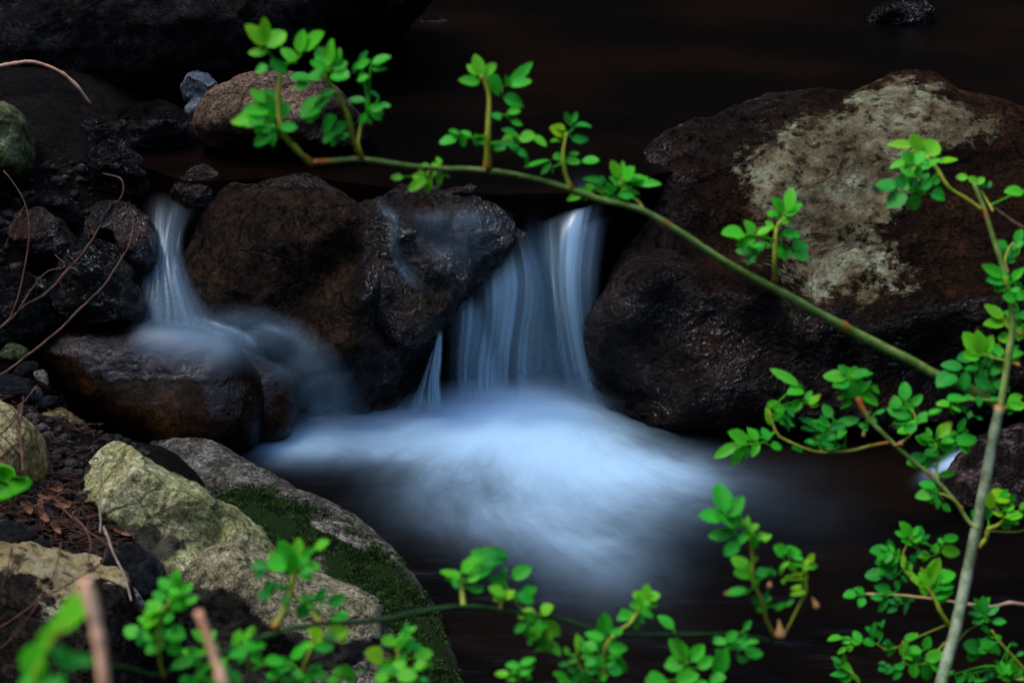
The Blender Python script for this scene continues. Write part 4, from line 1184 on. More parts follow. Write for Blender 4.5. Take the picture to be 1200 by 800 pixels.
S(dA, 'c', [(355, 745), (357, 620), (362, 480), (365, 320), (340, 230), (318, 190)], (4.2, 2.2), [
    (.35, (315, 200, 285, 62, .55), (330, 190, 410, 115, .45), (310, 195, 235, 130, .4), (308, 232, 188, 212, .42, -.3)),
    (-.05, (345, 195, 440, 305, .62), (480, 250, 622, 112, .30), (490, 252, 615, 212, .42), (478, 252, 462, 190, .4), (450, 322, 580, 365, .58, -.2)),
    (-.25, (475, 410, 552, 398, .5), (495, 460, 565, 482, .5), (440, 440, 380, 420, .6, -.4)),
    (-.3, (178, 560, 70, 580, .45), (190, 535, 130, 512, .45), (215, 555, 215, 612, .75), (262, 545, 195, 518, .4), (275, 555, 300, 610, .5), (290, 560, 285, 530, .5), (340, 590, 300, 585, .4)),
    (.2, (545, 560, 435, 580, .6), (540, 560, 640, 545, .55), (625, 548, 705, 605, .42), (400, 615, 466, 615, .7, -.5), (520, 530, 440, 505, .45, -.7), (390, 620, 415, 640, .5, -.4))])
S(dA, 'd', [(345, 505), (320, 440), (305, 380), (300, 290), (320, 180)], (3.0, 1.6), [
    (.1, (335, 125, 312, 55, .5), (345, 125, 382, 55, .5), (370, 140, 470, 130, .45), (350, 218, 448, 218, .42, -.2)),
    (.5, (300, 190, 225, 140, .7, .3), (290, 230, 225, 230, .6, -.4), (310, 160, 250, 130, .5, .2)),
    (-.1, (410, 345, 515, 342, .44), (315, 340, 405, 352, .48), (340, 300, 395, 300, .5, -.3), (300, 310, 235, 330, .7, -.2)),
    (-.15, (220, 340, 68, 390, .28), (225, 360, 170, 420, .4), (240, 380, 235, 420, .4, -.4))])
S(dA, 'd', [(770, 640), (745, 590), (690, 540), (640, 490), (630, 460)], (2.8, 1.8), [
    (.4, (625, 440, 580, 335, .55, .2), (650, 440, 648, 340, .4), (640, 490, 575, 430, .45, -.6)),
    (-.1, (655, 455, 722, 375, .75), (670, 465, 765, 420, .45), (720, 475, 875, 468, .28), (700, 485, 800, 430, .4), (620, 545, 720, 540, .5, -.35), (640, 540, 690, 580, .5, -.4)),
    (.1, (470, 500, 320, 578, .3), (480, 520, 420, 572, .5), (490, 500, 430, 480, .45), (580, 545, 500, 500, .55), (575, 550, 535, 565, .6))])
S(dA, 'e', [(440, 600), (440, 540), (440, 450), (450, 300), (490, 215)], (3.2, 1.8), [
    (.2, (520, 170, 540, 42, .5, .15), (490, 190, 428, 105, .5), (470, 215, 388, 188, .5), (520, 205, 606, 142, .5), (490, 230, 540, 250, .6, .4)),
    (.1, (320, 320, 262, 238, .62), (262, 325, 128, 310, .5), (325, 345, 232, 368, .5), (335, 325, 425, 280, .4, .3), (340, 330, 400, 330, .55, -.3)),
    (-.2, (310, 430, 208, 415, .5), (370, 370, 310, 440, .6), (325, 430, 275, 502, .55)),
    (.0, (545, 400, 645, 382, .55), (550, 415, 640, 470, .62), (440, 430, 530, 455, .7), (530, 410, 500, 470, .6), (480, 310, 592, 335, .5, -.1)),
    (.8, (430, 290, 385, 245, .6), (480, 250, 530, 250, .5))])
S(dB, 'f', [(950, 580), (860, 515), (760, 450), (690, 340), (625, 270)], (2.6, 2.4), [
    (.1, (545, 200, 400, 195, .4, .2), (590, 235, 540, 128, .65), (620, 265, 690, 160, .75), (600, 265, 510, 250, .6, .6), (590, 265, 535, 295, .5, .6), (640, 290, 590, 345, .8, -.6), (690, 300, 815, 278, .45)),
    (-.15, (450, 450, 325, 430, .65), (490, 455, 465, 365, .75), (500, 480, 395, 568, .72), (545, 490, 572, 588, .72), (545, 460, 565, 388, .7, -.5), (600, 460, 665, 408, .6), (650, 490, 745, 510, .6))], node=False)
S(dB, 'f', [(1020, 590), (940, 450), (920, 415)], (1.4, 1.0), [
    (-.05, (925, 430, 968, 385, .6), (920, 425, 875, 382, .6), (870, 390, 795, 390, .55)),
    (.0, (1195, 470, 1092, 465, .42), (1240, 500, 1195, 460, .5))], node=False)
S(dB, 'g', [(1105, 200), (1090, 130), (1110, 60), (1140, 20)], (1.6, 1.2), [
    (-.15, (1110, 100, 1050, 20, .6), (1120, 100, 1180, 60, .8), (1140, 60, 1200, 10, .6), (1100, 40, 1045, 5, .5), (1150, 20, 1190, -60, .5))])
S(dB, 'g', [(1140, 400), (1120, 330), (1100, 270), (1080, 220)], (2.0, 1.4), [
    (.25, (1080, 222, 942, 148, .4), (1060, 232, 975, 240, .45), (1100, 250, 1060, 195, .8), (1095, 280, 1025, 300, .6, -.1), (1140, 240, 1200, 165, .45, .2), (1140, 255, 1195, 285, .5)),
    (.0, (1155, 345, 1075, 335, .65), (1150, 345, 1205, 345, .7), (1130, 300, 1180, 290, .6))])
S(dB, 'g', [(1190, 560), (1130, 530), (1090, 500), (1075, 450)], (1.6, 1.2), [
    (.1, (1078, 465, 965, 382, .48), (1085, 500, 958, 495, .5), (1092, 500, 1172, 440, .65), (1122, 580, 1045, 578, .85), (1165, 600, 1185, 500, .6))])
S(dB, 'g', [(1180, 740), (1080, 710), (1000, 690), (950, 670)], (1.8, 1.2), [
    (.35, (940, 680, 845, 540, .55, .25), (950, 675, 928, 535, .5, .15), (970, 665, 1018, 558, .55), (935, 690, 828, 680, .5)),
    (-.3, (1000, 700, 1080, 640, .7), (1070, 690, 1000, 650, .6), (1100, 680, 1200, 660, .5, .3), (1060, 740, 1010, 800, .6))])
S(dA, 'h', [(990, 310), (900, 290), (820, 265), (760, 250)], (2.4, 1.4), [
    (.1, (840, 152, 712, 128, .5), (860, 165, 935, 150, .55), (795, 190, 688, 262, .68), (858, 182, 850, 288, .62), (925, 188, 985, 290, .62), (1020, 242, 1122, 290, .6)),
    (-.35, (1000, 190, 1065, 60, .5), (1040, 200, 1000, 100, .6), (1060, 190, 1120, 120, .5), (1040, 210, 1000, 160, .6)),
    (.1, (1100, 90, 1200, 62, .4), (1120, 100, 1180, 120, .6))], node=False)
S(dB, 'h', [(1050, 350), (990, 340), (900, 335), (780, 370)], (1.4, 1.0), [
    (.0, (765, 365, 685, 358, .5, .35), (775, 380, 832, 408, .3, .3), (755, 350, 850, 330, .5, -.2), (850, 335, 900, 315, .6, -.5), (930, 320, 942, 382, .6, -.5), (1000, 345, 1055, 330, .5, -.5))])
S(dB, 'h', [(1075, 375), (1100, 370), (1120, 350)], (1.8, 1.2), [
    (.1, (1110, 390, 1205, 350, .6), (1110, 330, 1200, 322, .45), (1115, 370, 1190, 400, .5))])
S(dB, 'h', [(310, 480), (270, 430), (235, 350), (200, 280), (190, 220)], (2.8, 1.4), [
    (.3, (165, 215, 18, 192, .5, .4), (175, 235, 75, 268, .6), (165, 185, 112, 140, .75), (195, 212, 290, 168, .5), (208, 335, 205, 235, .65)),
    (.1, (250, 310, 355, 370, .5, .1), (235, 300, 300, 225, .4), (300, 265, 360, 300, .4), (160, 322, 98, 330, .5), (200, 350, 115, 385, .6, -.1)),
    (-.45, (270, 500, 228, 482, .7), (330, 420, 390, 400, .4), (300, 440, 340, 480, .5))])
S(dB, 'h', [(440, 610), (490, 590), (550, 520), (565, 450), (540, 400)], (2.0, 1.4), [
    (.0, (502, 345, 502, 230, .62), (545, 375, 605, 308, .6), (470, 390, 420, 325, .8), (535, 440, 395, 385, .55), (550, 465, 425, 482, .5), (545, 420, 530, 350, .5)),
    (.05, (585, 470, 632, 408, .7), (572, 490, 493, 530, .65), (640, 430, 725, 385, .3, .35), (640, 420, 700, 400, .4, .3))])
S(dB, 'h', [(720, 860), (690, 800), (692, 720), (690, 650), (680, 600)], (2.0, 1.4), [
    (.0, (695, 565, 778, 458, .5, .4), (665, 570, 578, 558, .6), (640, 600, 560, 555, .6), (655, 560, 630, 500, .5)),
    (.0, (720, 640, 805, 600, .65), (812, 602, 922, 548, .5), (820, 612, 892, 642, .6), (700, 640, 640, 690, .6, -.25), (710, 590, 800, 580, .5, .1)),
    (-.2, (640, 695, 512, 715, .6), (660, 715, 590, 680, .55, -.25), (620, 740, 550, 735, .5), (700, 785, 805, 765, .3, .1))])
S(dB, 'j', [(840, 330), (790, 280), (740, 250), (700, 240)], (1.8, 1.2), [
    (.0, (685, 235, 560, 252, .55, .15), (700, 250, 640, 195, .5), (690, 285, 620, 280, .5), (700, 280, 690, 330, .6, -.2), (720, 300, 770, 345, .6, -.1))])
S(dB, 'j', [(930, 560), (980, 500), (988, 450), (1040, 430), (1080, 395), (1085, 360)], (3.2, 2.0), [
    (.2, (1010, 272, 1122, 238, .55, .2), (1005, 330, 1000, 225, .55), (1080, 340, 1140, 298, .65, -.3), (1075, 370, 1010, 348, .4)),
    (.0, (1100, 385, 1195, 355, .6), (1120, 390, 1150, 420, .5), (1180, 335, 1205, 290, .6)),
    (-.3, (985, 385, 1000, 320, .6), (940, 395, 888, 335, .65))])
S(dB, 'i', [(1110, 540), (1000, 560), (880, 590), (710, 597), (600, 570), (500, 525), (460, 500), (430, 440), (405, 350)], (1.6, 1.6), [
    (.0, (222, 552, 78, 632, .4, .1), (275, 542, 168, 475, .55), (272, 560, 198, 648, .42), (338, 532, 280, 448, .5), (345, 545, 302, 628, .5), (405, 530, 365, 450, .6, -.35), (415, 560, 488, 565, .6, -.2)),
    (.0, (395, 312, 500, 345, .5), (412, 440, 388, 330, .3, .5), (430, 380, 520, 390, .4), (460, 415, 560, 445, .4, -.3), (440, 400, 520, 430, .4, -.2)),
    (.2, (578, 205, 412, 98, .28, .1), (608, 235, 512, 250, .55, -.1)),
    (.1, (600, 312, 520, 372, .5), (645, 320, 705, 248, .5, .3), (650, 330, 700, 322, .4, .3)),
    (-.35, (700, 440, 580, 400, .3), (705, 468, 588, 455, .3), (690, 545, 610, 540, .5), (780, 530, 660, 495, .45), (600, 585, 540, 570, .6)),
    (-.35, (775, 395, 720, 318, .6), (765, 445, 680, 415, .5, .2), (935, 405, 785, 430, .4), (862, 470, 740, 512, .55, .2), (825, 565, 715, 560, .45))])
S(dB, 'k', [(780, 475), (755, 450), (715, 390), (680, 310), (640, 240)], (3.0, 2.2), [
    (.45, (625, 235, 690, 68, .42, .15), (610, 240, 590, 140, .45), (600, 240, 525, 140, .28, .3), (630, 290, 590, 200, .45)),
    (.0, (682, 205, 798, 142, .62), (650, 292, 788, 262, .55), (660, 250, 700, 180, .5, .2))])
S(dB, 'j', [(640, 800), (560, 760), (500, 680), (490, 600), (540, 500)], (1.6, 1.2), [
    (.1, (535, 490, 480, 402, .5, .1), (545, 490, 585, 428, .5), (520, 495, 442, 462, .45), (550, 525, 602, 488, .5), (540, 540, 480, 520, .6)),
    (-.15, (410, 590, 298, 568, .6), (425, 590, 408, 508, .5), (430, 610, 328, 640, .6), (430, 680, 338, 692, .6), (385, 720, 262, 718, .6, -.2), (440, 640, 470, 560, .4, .3)),
    (-.15, (715, 580, 828, 580, .6), (680, 590, 690, 530, .7), (650, 600, 575, 600, .6), (600, 630, 640, 620, .5)),
    (.5, (490, 680, 500, 600, .4), (520, 720, 540, 640, .35)),
    (-.7, (430, 740, 380, 700, .5), (480, 720, 520, 760, .5), (560, 620, 590, 560, .4), (540, 600, 570, 640, .5))])
S(dB, 'k', [(800, 330), (600, 300), (400, 280), (280, 280)], (0.9, 0.7), [
    (-.2, (218, 282, 138, 285, .65), (262, 272, 213, 238, .65), (262, 300, 232, 355, .72)),
    (-.75, (420, 262, 330, 232, .5), (380, 300, 300, 292, .5), (400, 320, 340, 382, .45), (470, 250, 440, 200, .5)),
    (-.6, (520, 310, 498, 405, .3), (560, 300, 520, 330, .4))], node=False)
S(dB, 'k', [(790, 440), (600, 520), (420, 600), (330, 570), (250, 560)], (0.9, 0.7), [
    (.3, (135, 530, 48, 542, .45, .1), (190, 540, 128, 560, .7), (245, 565, 200, 490, .6, -.1)),
    (-.35, (325, 565, 248, 562, .65), (325, 505, 272, 470, .5), (300, 520, 330, 440, .4)),
    (-.55, (430, 600, 370, 600, .6), (440, 620, 400, 570, .6), (400, 640, 430, 610, .5))], node=False)
S(dB, 'k', [(740, 560), (620, 680), (510, 690), (495, 620), (490, 550)], (1.2, 0.9), [
    (.1, (500, 548, 582, 512, .42), (535, 580, 592, 658, .68), (622, 665, 732, 615, .58), (500, 640, 465, 580, .5, .1)),
    (.0, (555, 690, 555, 772, .75), (612, 688, 652, 782, .58), (650, 690, 722, 722, .6)),
    (-.4, (435, 705, 388, 745, .55), (482, 722, 430, 778, .6), (440, 720, 500, 690, .6))], node=False)
S(dB, 'k', [(300, 900), (245, 830), (215, 770), (190, 730)], (1.6, 1.0), [
    (.2, (190, 745, 140, 662, .35, .3), (165, 752, 62, 738, .4, -.4), (180, 790, 110, 770, .5, -.5), (200, 750, 240, 800, .4)),])
S(dB, 'k', [(700, 800), (780, 620), (860, 500), (980, 430), (950, 350)], (0.9, 0.7), [
    (.05, (968, 392, 960, 288, .5), (985, 400, 1055, 342, .5), (960, 402, 868, 388, .5), (968, 425, 892, 442, .5), (1015, 442, 1098, 440, .55))], node=False)
S(dB, 'k', [(1210, 730), (1140, 650), (1060, 560), (1010, 490)], (2.0, 1.3), [
    (-.1, (1000, 495, 942, 480, .55, .2), (945, 600, 848, 568, .75), (950, 580, 935, 532, .6), (958, 560, 1040, 620, .5), (935, 605, 862, 665, .72))])
S(dB, 'k', [(1210, 780), (1150, 775), (1140, 740)], (1.6, 1.0), [
    (.25, (1130, 760, 1075, 688, .5), (1140, 750, 1128, 655, .5), (1150, 760, 1195, 695, .5), (1120, 782, 1075, 775, .5), (1160, 780, 1205, 755, .5)),
    (-.7, (1000, 722, 968, 690, .6), (1022, 742, 975, 755, .6), (1060, 700, 1030, 660, .5)),
    (.1, (800, 795, 862, 758, .6), (905, 795, 960, 780, .5, .1), (760, 755, 790, 722, .5), (1160, 635, 1205, 620, .6, -.5), (1120, 570, 1165, 575, .4, -.7))], node=False)
S(dB, 'j', [(980, 460), (1180, 460), (1230, 400)], (0.8, 0.6), [(-.2, (1180, 330, 1215, 300, .5),)], node=False)

# ------------------------------------------------------------------ low rose canes in front
def dC(px, py):
    return float(np.interp(px, [100, 300, 560, 900], [1.26, 1.33, 1.42, 1.55]))

low = empty('rose_cane', np.array([-0.30, 1.02, 0.30]))
tag(low, 'low trailing dark rose cane with blurred leafy shoots along the lower edge, nearest the lens', 'rose cane')
lf = np.array([-0.30, 1.02, 0.28])
stalk('cane', [dpt(lf), (110, 850, 1.20), (190, 790), (258, 764), (300, 748), (368, 730), (446, 726), (520, 714), (560, 712), (604, 718), (652, 724), (684, 733), (706, 740), (744, 743), (820, 743), (872, 745), (905, 752)], dC, (4.0, 2.4), 'dark_cane', low, n=140, sides=9, seed=9)
S = lambda dep, *a, **k: build_shoot(low, dep, *a, dens=0.9, **k)
S(dC, 'l', [(640, 985), (590, 880), (560, 760), (510, 640), (510, 500), (492, 350), (480, 290)], (2.6, 2.2), [
    (.1, (352, 252, 308, 65, .6), (372, 272, 455, 150, .62), (345, 282, 190, 260, .46), (392, 372, 248, 390, .5), (425, 425, 342, 505, .6, -.1)),
    (.5, (490, 360, 548, 320, .6), (510, 400, 602, 380, .4, -.1), (470, 330, 430, 280, .5), (480, 345, 480, 270, .4)),
    (.6, (490, 590, 385, 505, .6), (500, 545, 545, 510, .5), (505, 620, 430, 590, .5)),
    (-.25, (590, 600, 525, 600, .85), (560, 640, 590, 570, .6), (480, 705, 332, 725, .35, .1), (475, 730, 430, 690, .5, .1)),
    (-.4, (560, 785, 620, 740, .5), (600, 800, 540, 830, .5), (640, 820, 700, 780, .5), (700, 800, 750, 760, .4))])
S(dC, 'l', [(700, 960), (790, 780), (825, 720), (822, 600), (850, 520)], (1.4, 1.4), [
    (-.1, (690, 500, 640, 445, .75), (695, 485, 798, 475, .5), (700, 540, 660, 622, .3, .5), (700, 540, 790, 600, .3, .4)),
    (.3, (840, 545, 870, 488, .6, .3), (830, 565, 892, 562, .6, -.2), (820, 712, 728, 735, .3, .2), (680, 645, 700, 670, .8, -.4))])
S(dC, 'm', [(150, 560), (220, 690), (250, 790), (260, 880)], (1.2, 1.2), [
    (-.05, (145, 480, 58, 395, .5, -.15), (222, 662, 125, 535, .6), (245, 672, 328, 568, .6), (215, 682, 90, 700, .75)),
    (.0, (160, 790, 292, 745, .6), (288, 712, 385, 645, .6), (10, 800, 110, 770, .8), (60, 830, -20, 760, .7))], node=False)
S(dC, 'm', [(430, 780), (430, 660), (465, 590), (520, 560)], (1.6, 1.0), [
    (-.05, (462, 562, 368, 548, .5), (462, 552, 522, 498, .7), (500, 592, 592, 560, .55), (570, 560, 645, 550, .4, .35)),
    (-.1, (400, 745, 452, 598, .55), (355, 790, 455, 762, .6), (430, 630, 385, 600, .7), (450, 600, 460, 660, .6)),
    (-.35, (560, 492, 602, 428, .5), (570, 640, 672, 618, .6), (580, 640, 600, 600, .5))], node=False)
S(dC, 'n', [(215, 412), (208, 330), (195, 255)], (3.4, 2.2), [
    (.15, (172, 222, 82, 188, .42, .2), (195, 210, 105, 232, .6), (210, 205, 290, 110, .55), (330, 130, 200, 150, .5)),
    (-.05, (440, 140, 255, 72, .48), (445, 100, 330, 95, .5), (400, 165, 245, 212, .45), (420, 150, 340, 170, .5)),
    (-.35, (200, 290, 145, 250, .6), (335, 290, 250, 310, .6))])
S(dC, 'n', [(420, 440), (440, 380), (470, 310), (540, 400), (640, 470), (700, 570), (730, 640)], (1.6, 1.2), [
    (.1, (500, 232, 612, 168, .62), (470, 265, 358, 230, .6, .1), (440, 212, 470, 170, .7, -.2)),
    (.55, (455, 332, 360, 288, .6, -.2), (460, 352, 520, 310, .6), (450, 342, 390, 362, .6), (470, 320, 430, 370, .7, .1)),
    (-.3, (530, 330, 632, 375, .65), (600, 362, 620, 305, .6, .4), (540, 350, 600, 310, .7)),
    (.0, (640, 445, 528, 448, .6), (670, 442, 745, 398, .78), (660, 472, 568, 535, .6), (690, 482, 785, 575, .6)),
    (.15, (680, 532, 605, 600, .65), (690, 602, 745, 560, .6), (720, 642, 645, 652, .5, .4), (720, 602, 785, 690, .48, .1), (640, 560, 600, 590, .6))])
S(dC, 'n', [(560, 900), (545, 800), (545, 750)], (1.4, 1.0), [
    (.0, (542, 752, 464, 738, .58), (546, 742, 638, 698, .45), (540, 790, 612, 780, .6), (480, 800, 398, 792, .5, .5), (530, 770, 490, 800, .5)),])
S(dC, 'o', [(640, 800), (640, 690), (652, 580), (720, 500), (790, 450), (835, 390), (870, 340)], (1.8, 2.2), [
    (.75, (875, 310, 802, 272, .75), (885, 300, 890, 215, .7), (895, 305, 968, 278, .75), (890, 330, 955, 342, .55, -.2), (870, 330, 840, 360, .6, .1)),
    (-.1, (812, 392, 712, 422, .55), (850, 370, 932, 412, .5), (850, 400, 870, 455, .5, -.3), (830, 360, 800, 345, .7)),
    (-.05, (640, 512, 642, 385, .65), (640, 542, 525, 505, .5), (750, 500, 668, 505, .5), (660, 600, 780, 592, .58)),
    (.2, (660, 680, 780, 722, .75, -.1), (600, 600, 495, 575, .6, .1), (590, 640, 498, 650, .7, .3), (640, 600, 600, 545, .6, -.3), (600, 720, 575, 645, .5, .1), (660, 650, 745, 640, .4, .2))])
S(dC, 'o', [(560, 880), (520, 760), (485, 660), (478, 520)], (1.4, 1.2), [
    (.4, (482, 600, 480, 505, .32, .1), (430, 632, 408, 588, .7, -.4), (482, 665, 425, 675, .5, -.2)),
    (-.5, (432, 692, 368, 690, .55), (500, 765, 430, 792, .6), (560, 795, 530, 740, .6, .2)),
    (.05, (430, 792, 340, 735, .5), (620, 790, 660, 740, .6), (400, 830, 470, 800, .6))], node=False)
S(dC, 'p', [(205, 582), (225, 540), (270, 460), (318, 310), (335, 230)], (3.8, 3.2), [
    (.25, (340, 215, 350, 45, .5, .15), (352, 200, 418, 108, .5), (445, 112, 532, 65, .5), (392, 222, 482, 225, .65, -.1)),
    (-.2, (310, 200, 240, 65, .6), (290, 222, 165, 190, .68), (300, 240, 170, 130, .5), (345, 240, 262, 262, .55), (345, 262, 442, 292, .55)),
    (-.45, (170, 222, 68, 200, .65), (152, 242, 88, 275, .6), (190, 370, 105, 395, .65), (250, 330, 180, 320, .5))])
S(dC, 'p', [(480, 548), (430, 480), (412, 370)], (3.0, 2.2), [
    (-.3, (412, 442, 340, 525, .6), (422, 422, 522, 402, .4), (520, 442, 628, 388, .6), (420, 470, 480, 500, .5, .4), (400, 440, 380, 370, .4, .6)),
    (.1, (640, 512, 525, 522, .55),)])
S(dC, 'p', [(380, 830), (395, 770), (432, 680), (440, 625)], (2.6, 2.4), [
    (.7, (440, 660, 470, 575, .8), (500, 625, 645, 590, .65, -.05), (560, 620, 645, 648, .7), (420, 620, 415, 580, .6)),
    (-.1, (430, 672, 355, 682, .55), (392, 702, 295, 745, .55, -.2), (440, 690, 560, 690, .5, -.5))])
S(dC, 'p', [(960, 850), (935, 760), (925, 680)], (1.6, 1.2), [
    (.05, (920, 652, 828, 655, .65), (930, 662, 935, 728, .7), (922, 640, 1025, 638, .45), (935, 630, 1045, 565, .35, -.2)),
    (.4, (845, 765, 745, 710, .75, .2), (985, 762, 885, 790, .6, -.3), (1030, 752, 1135, 720, .65, -.4), (1040, 772, 1145, 790, .6, -.4))], node=False)
S(dC, 'q', [(310, 780), (290, 680), (278, 560), (285, 450), (340, 320)], (2.0, 1.6), [
    (.0, (372, 232, 388, 132, .6, .1), (345, 252, 280, 185, .65), (332, 302, 238, 275, .6, -.15), (372, 272, 478, 240, .65), (342, 352, 458, 352, .62)),
    (.6, (302, 372, 205, 325, .6), (285, 402, 165, 445, .6, .1), (270, 380, 190, 380, .5)),
    (-.1, (320, 500, 438, 530, .8), (312, 552, 200, 622, .72), (322, 572, 420, 620, .78), (310, 422, 372, 412, .7, -.15)),
    (-.4, (162, 522, 78, 470, .68), (172, 512, 240, 545, .5), (200, 520, 150, 560, .6))])
S(dC, 'q', [(600, 860), (575, 720), (572, 580)], (1.8, 1.4), [
    (.4, (570, 562, 475, 488, .55, .1), (572, 560, 612, 485, .65), (580, 582, 645, 590, .65), (500, 642, 440, 590, .7, -.3)),
    (.0, (485, 652, 350, 705, .5), (560, 765, 490, 720, .6), (490, 690, 400, 660, .6), (600, 720, 680, 650, .5), (540, 620, 480, 640, .6)),
    (.05, (680, 742, 770, 795, .7), (620, 760, 690, 700, .6), (520, 780, 440, 800, .6)),
    (.05, (600, 800, 540, 760, .6), (620, 800, 700, 770, .6), (400, 790, 460, 760, .6, -.3))], node=False)
S(dC, 'q', [(900, 860), (830, 760), (800, 660), (780, 600)], (1.8, 1.4), [
    (.4, (722, 572, 765, 485, .55), (792, 532, 842, 465, .5, .1), (760, 560, 700, 570, .5)),
    (.05, (802, 602, 685, 645, .5), (852, 582, 905, 575, .7), (862, 600, 780, 560, .5), (880, 642, 815, 662, .6), (820, 640, 900, 690, .5)),
    (-.2, (902, 662, 1015, 682, .6), (1042, 702, 955, 650, .6), (930, 720, 1000, 760, .5))], node=False)
S(dC, 'r', [(420, 900), (330, 800), (250, 740)], (1.8, 1.4), [
    (.0, (240, 745, 145, 715, .6), (300, 722, 415, 745, .6), (270, 700, 340, 690, .6), (160, 790, 60, 760, .6), (230, 800, 300, 760, .6)),
    (.1, (525, 665, 635, 750, .6), (642, 795, 555, 760, .6), (420, 770, 520, 780, .6), (700, 720, 660, 690, .5, -.5)),
    (.0, (30, 690, 130, 620, .6, -.1), (60, 640, -20, 600, .6, -.1), (200, 560, 130, 600, .5, -.1), (20, 770, -60, 730, .6))], node=False)
S(dC, 'r', [(1020, 900), (960, 800), (940, 740)], (1.8, 1.4), [
    (.05, (900, 742, 790, 770, .8), (965, 742, 1130, 740, .6), (1040, 660, 930, 650, .6), (1100, 680, 1200, 640, .6), (1000, 790, 1080, 800, .6)),
    (.1, (860, 800, 800, 760, .6), (960, 720, 1010, 680, .6, .2))], node=False)

# withered hips on the low cane
def bud(root, px, py, d, rx, ry, mat, rot=0):
    th = np.linspace(0, 2 * math.pi, 15)[:-1]
    prof = [(-1.0, 0.10), (-0.7, 0.22), (-0.3, 0.36), (0.1, 0.72), (0.45, 1.0), (0.75, 0.92), (0.95, 0.5), (1.0, 0.05)]
    c = at_d(px, py, d)
    k = d / FPX
    Vs = []
    cr, sr = math.cos(math.radians(rot)), math.sin(math.radians(rot))
    for v, r in prof:
        for a in th:
            x, y = rx * r * math.cos(a), ry * v
            Vs.append(c + RIGHT * k * (x * cr - y * sr) - UP * k * (x * sr + y * cr) + FWD * k * rx * r * math.sin(a))
    Fs = grid_faces(14, len(prof), True)
    return put('rose_hip', np.array(Vs), Fs, M[mat], parent=root)
bud(low, 914, 737, 1.48, 7, 12, 'hip', -6)
bud(low, 955, 706, 1.46, 4, 8, 'hip', -25)
bud(low, 902, 684, 1.47, 3.5, 4, 'hip', 0)
bud(bush, 1012, 507, 1.83, 2.5, 5, 'hip', 0)
bud(bush, 1057, 518, 1.83, 3.5, 5, 'hip', 40)

# ------------------------------------------------------------------ twigs, sticks, root
def stick(name, pts, rad, mat, label, cat, depth=None, n=60, group=None, wob=0.12, branches=()):
    P = np.array([at_d(*p) for p in pts])
    path = catmull(P, n)
    kx = fbm(path * 1.0, 28, 3, int(pts[0][0] * 7 + pts[0][1]) % 991)
    path = path + np.stack([kx * 0.002, 0 * kx, -kx * 0.002], 1)
    ds = (path - EYE) @ FWD
    r = np.linspace(rad[0], rad[1], n) * ds / FPX
    kn = 1 + 0.35 * (fbm(path, 60, 2, 5) > 0.35)
    Vt, Ft = tube_geo(path, r * kn, 8, wob=wob, seed=int(pts[0][0]) % 97)
    o = put(name, Vt, Ft, M[mat])
    tag(o, label, cat, group)
    for bp, br in branches:
        Pb = np.array([at_d(*p) for p in bp])
        pb = catmull(Pb, 24)
        db = (pb - EYE) @ FWD
        Vb, Fb = tube_geo(pb, np.linspace(br[0], br[1], 24) * db / FPX, 6, wob=wob, seed=int(bp[0][0]) % 89)
        put('side_twig', Vb, Fb, M[mat], parent=o)
    return o

stick('root', [(-60, 110, 3.36), (-20, 84, 3.38), (10, 76, 3.40), (40, 73, 3.42), (70, 84, 3.43), (90, 101, 3.44), (106, 122, 3.46)], (3.2, 1.6), 'pale_twig', 'curved bare reddish-tan root arching in front of the near-black boulder', 'root')
t1 = stick('dry_twig', [(-90, 440, 2.86), (-30, 405, 2.90), (0, 384, 2.92), (25, 362, 2.94), (48, 348, 2.95), (70, 328, 2.97), (95, 298, 2.98), (118, 266, 2.99), (135, 240, 2.99), (144, 225, 2.99), (142, 210, 2.99), (120, 203, 3.0)], (2.4, 0.9), 'twig',
      'long thin reddish dry twig ending at the crumpled leaf', 'twig', n=90,
      branches=[([(20, 366, 2.93), (40, 335, 2.94), (56, 318, 2.95), (76, 312, 2.96), (64, 298, 2.97)], (1.2, 0.6)), ([(10, 376, 2.93), (22, 345, 2.93), (34, 280, 2.94), (30, 240, 2.95), (14, 212, 2.96), (4, 200, 2.96)], (1.2, 0.8)), ([(30, 240, 2.95), (16, 262, 2.95), (6, 290, 2.95)], (0.8, 0.5))])
stick('dry_twig', [(-60, 470, 2.80), (0, 440, 2.83), (30, 417, 2.85), (60, 395, 2.87), (90, 366, 2.89), (120, 336, 2.90), (140, 308, 2.92), (152, 285, 2.93), (156, 262, 2.94), (152, 248, 2.94)], (1.9, 0.9), 'twig',
      'straight rust-coloured dry twig slanting up across the wet rocks', 'twig', n=70, branches=[([(146, 298, 2.925), (144, 286, 2.92), (152, 280, 2.92), (160, 288, 2.92)], (0.8, 0.5))])
stick('dry_twig', [(26, 552, 2.20), (25, 520, 2.22), (23, 500, 2.23), (24, 482, 2.24), (27, 464, 2.25)], (1.9, 1.0), 'twig', 'short upright dark red twig rising before the pale cream rock', 'twig',
      branches=[([(23, 498, 2.23), (19, 488, 2.23), (16, 480, 2.23)], (1.1, 0.7)), ([(25, 522, 2.22), (31, 500, 2.22), (36, 480, 2.22)], (1.0, 0.6)), ([(25, 536, 2.21), (12, 520, 2.2), (-4, 505, 2.2)], (1.2, 0.8))])
stick('dry_twig', [(-30, 748, 1.93), (10, 729, 1.92), (45, 703, 1.91), (75, 688, 1.91), (105, 668, 1.92), (120, 656, 1.94), (128, 640, 1.96)], (1.3, 0.9), 'twig', 'thin brown twig lying slantwise over the blocky bank boulder', 'twig')
stick('dry_twig', [(72, 636, 1.97), (66, 665, 1.93), (54, 690, 1.91), (38, 716, 1.9), (16, 745, 1.9), (-10, 772, 1.9)], (1.0, 0.7), 'twig', 'very thin bent twig crossing the slanting one on the bank boulder', 'twig')
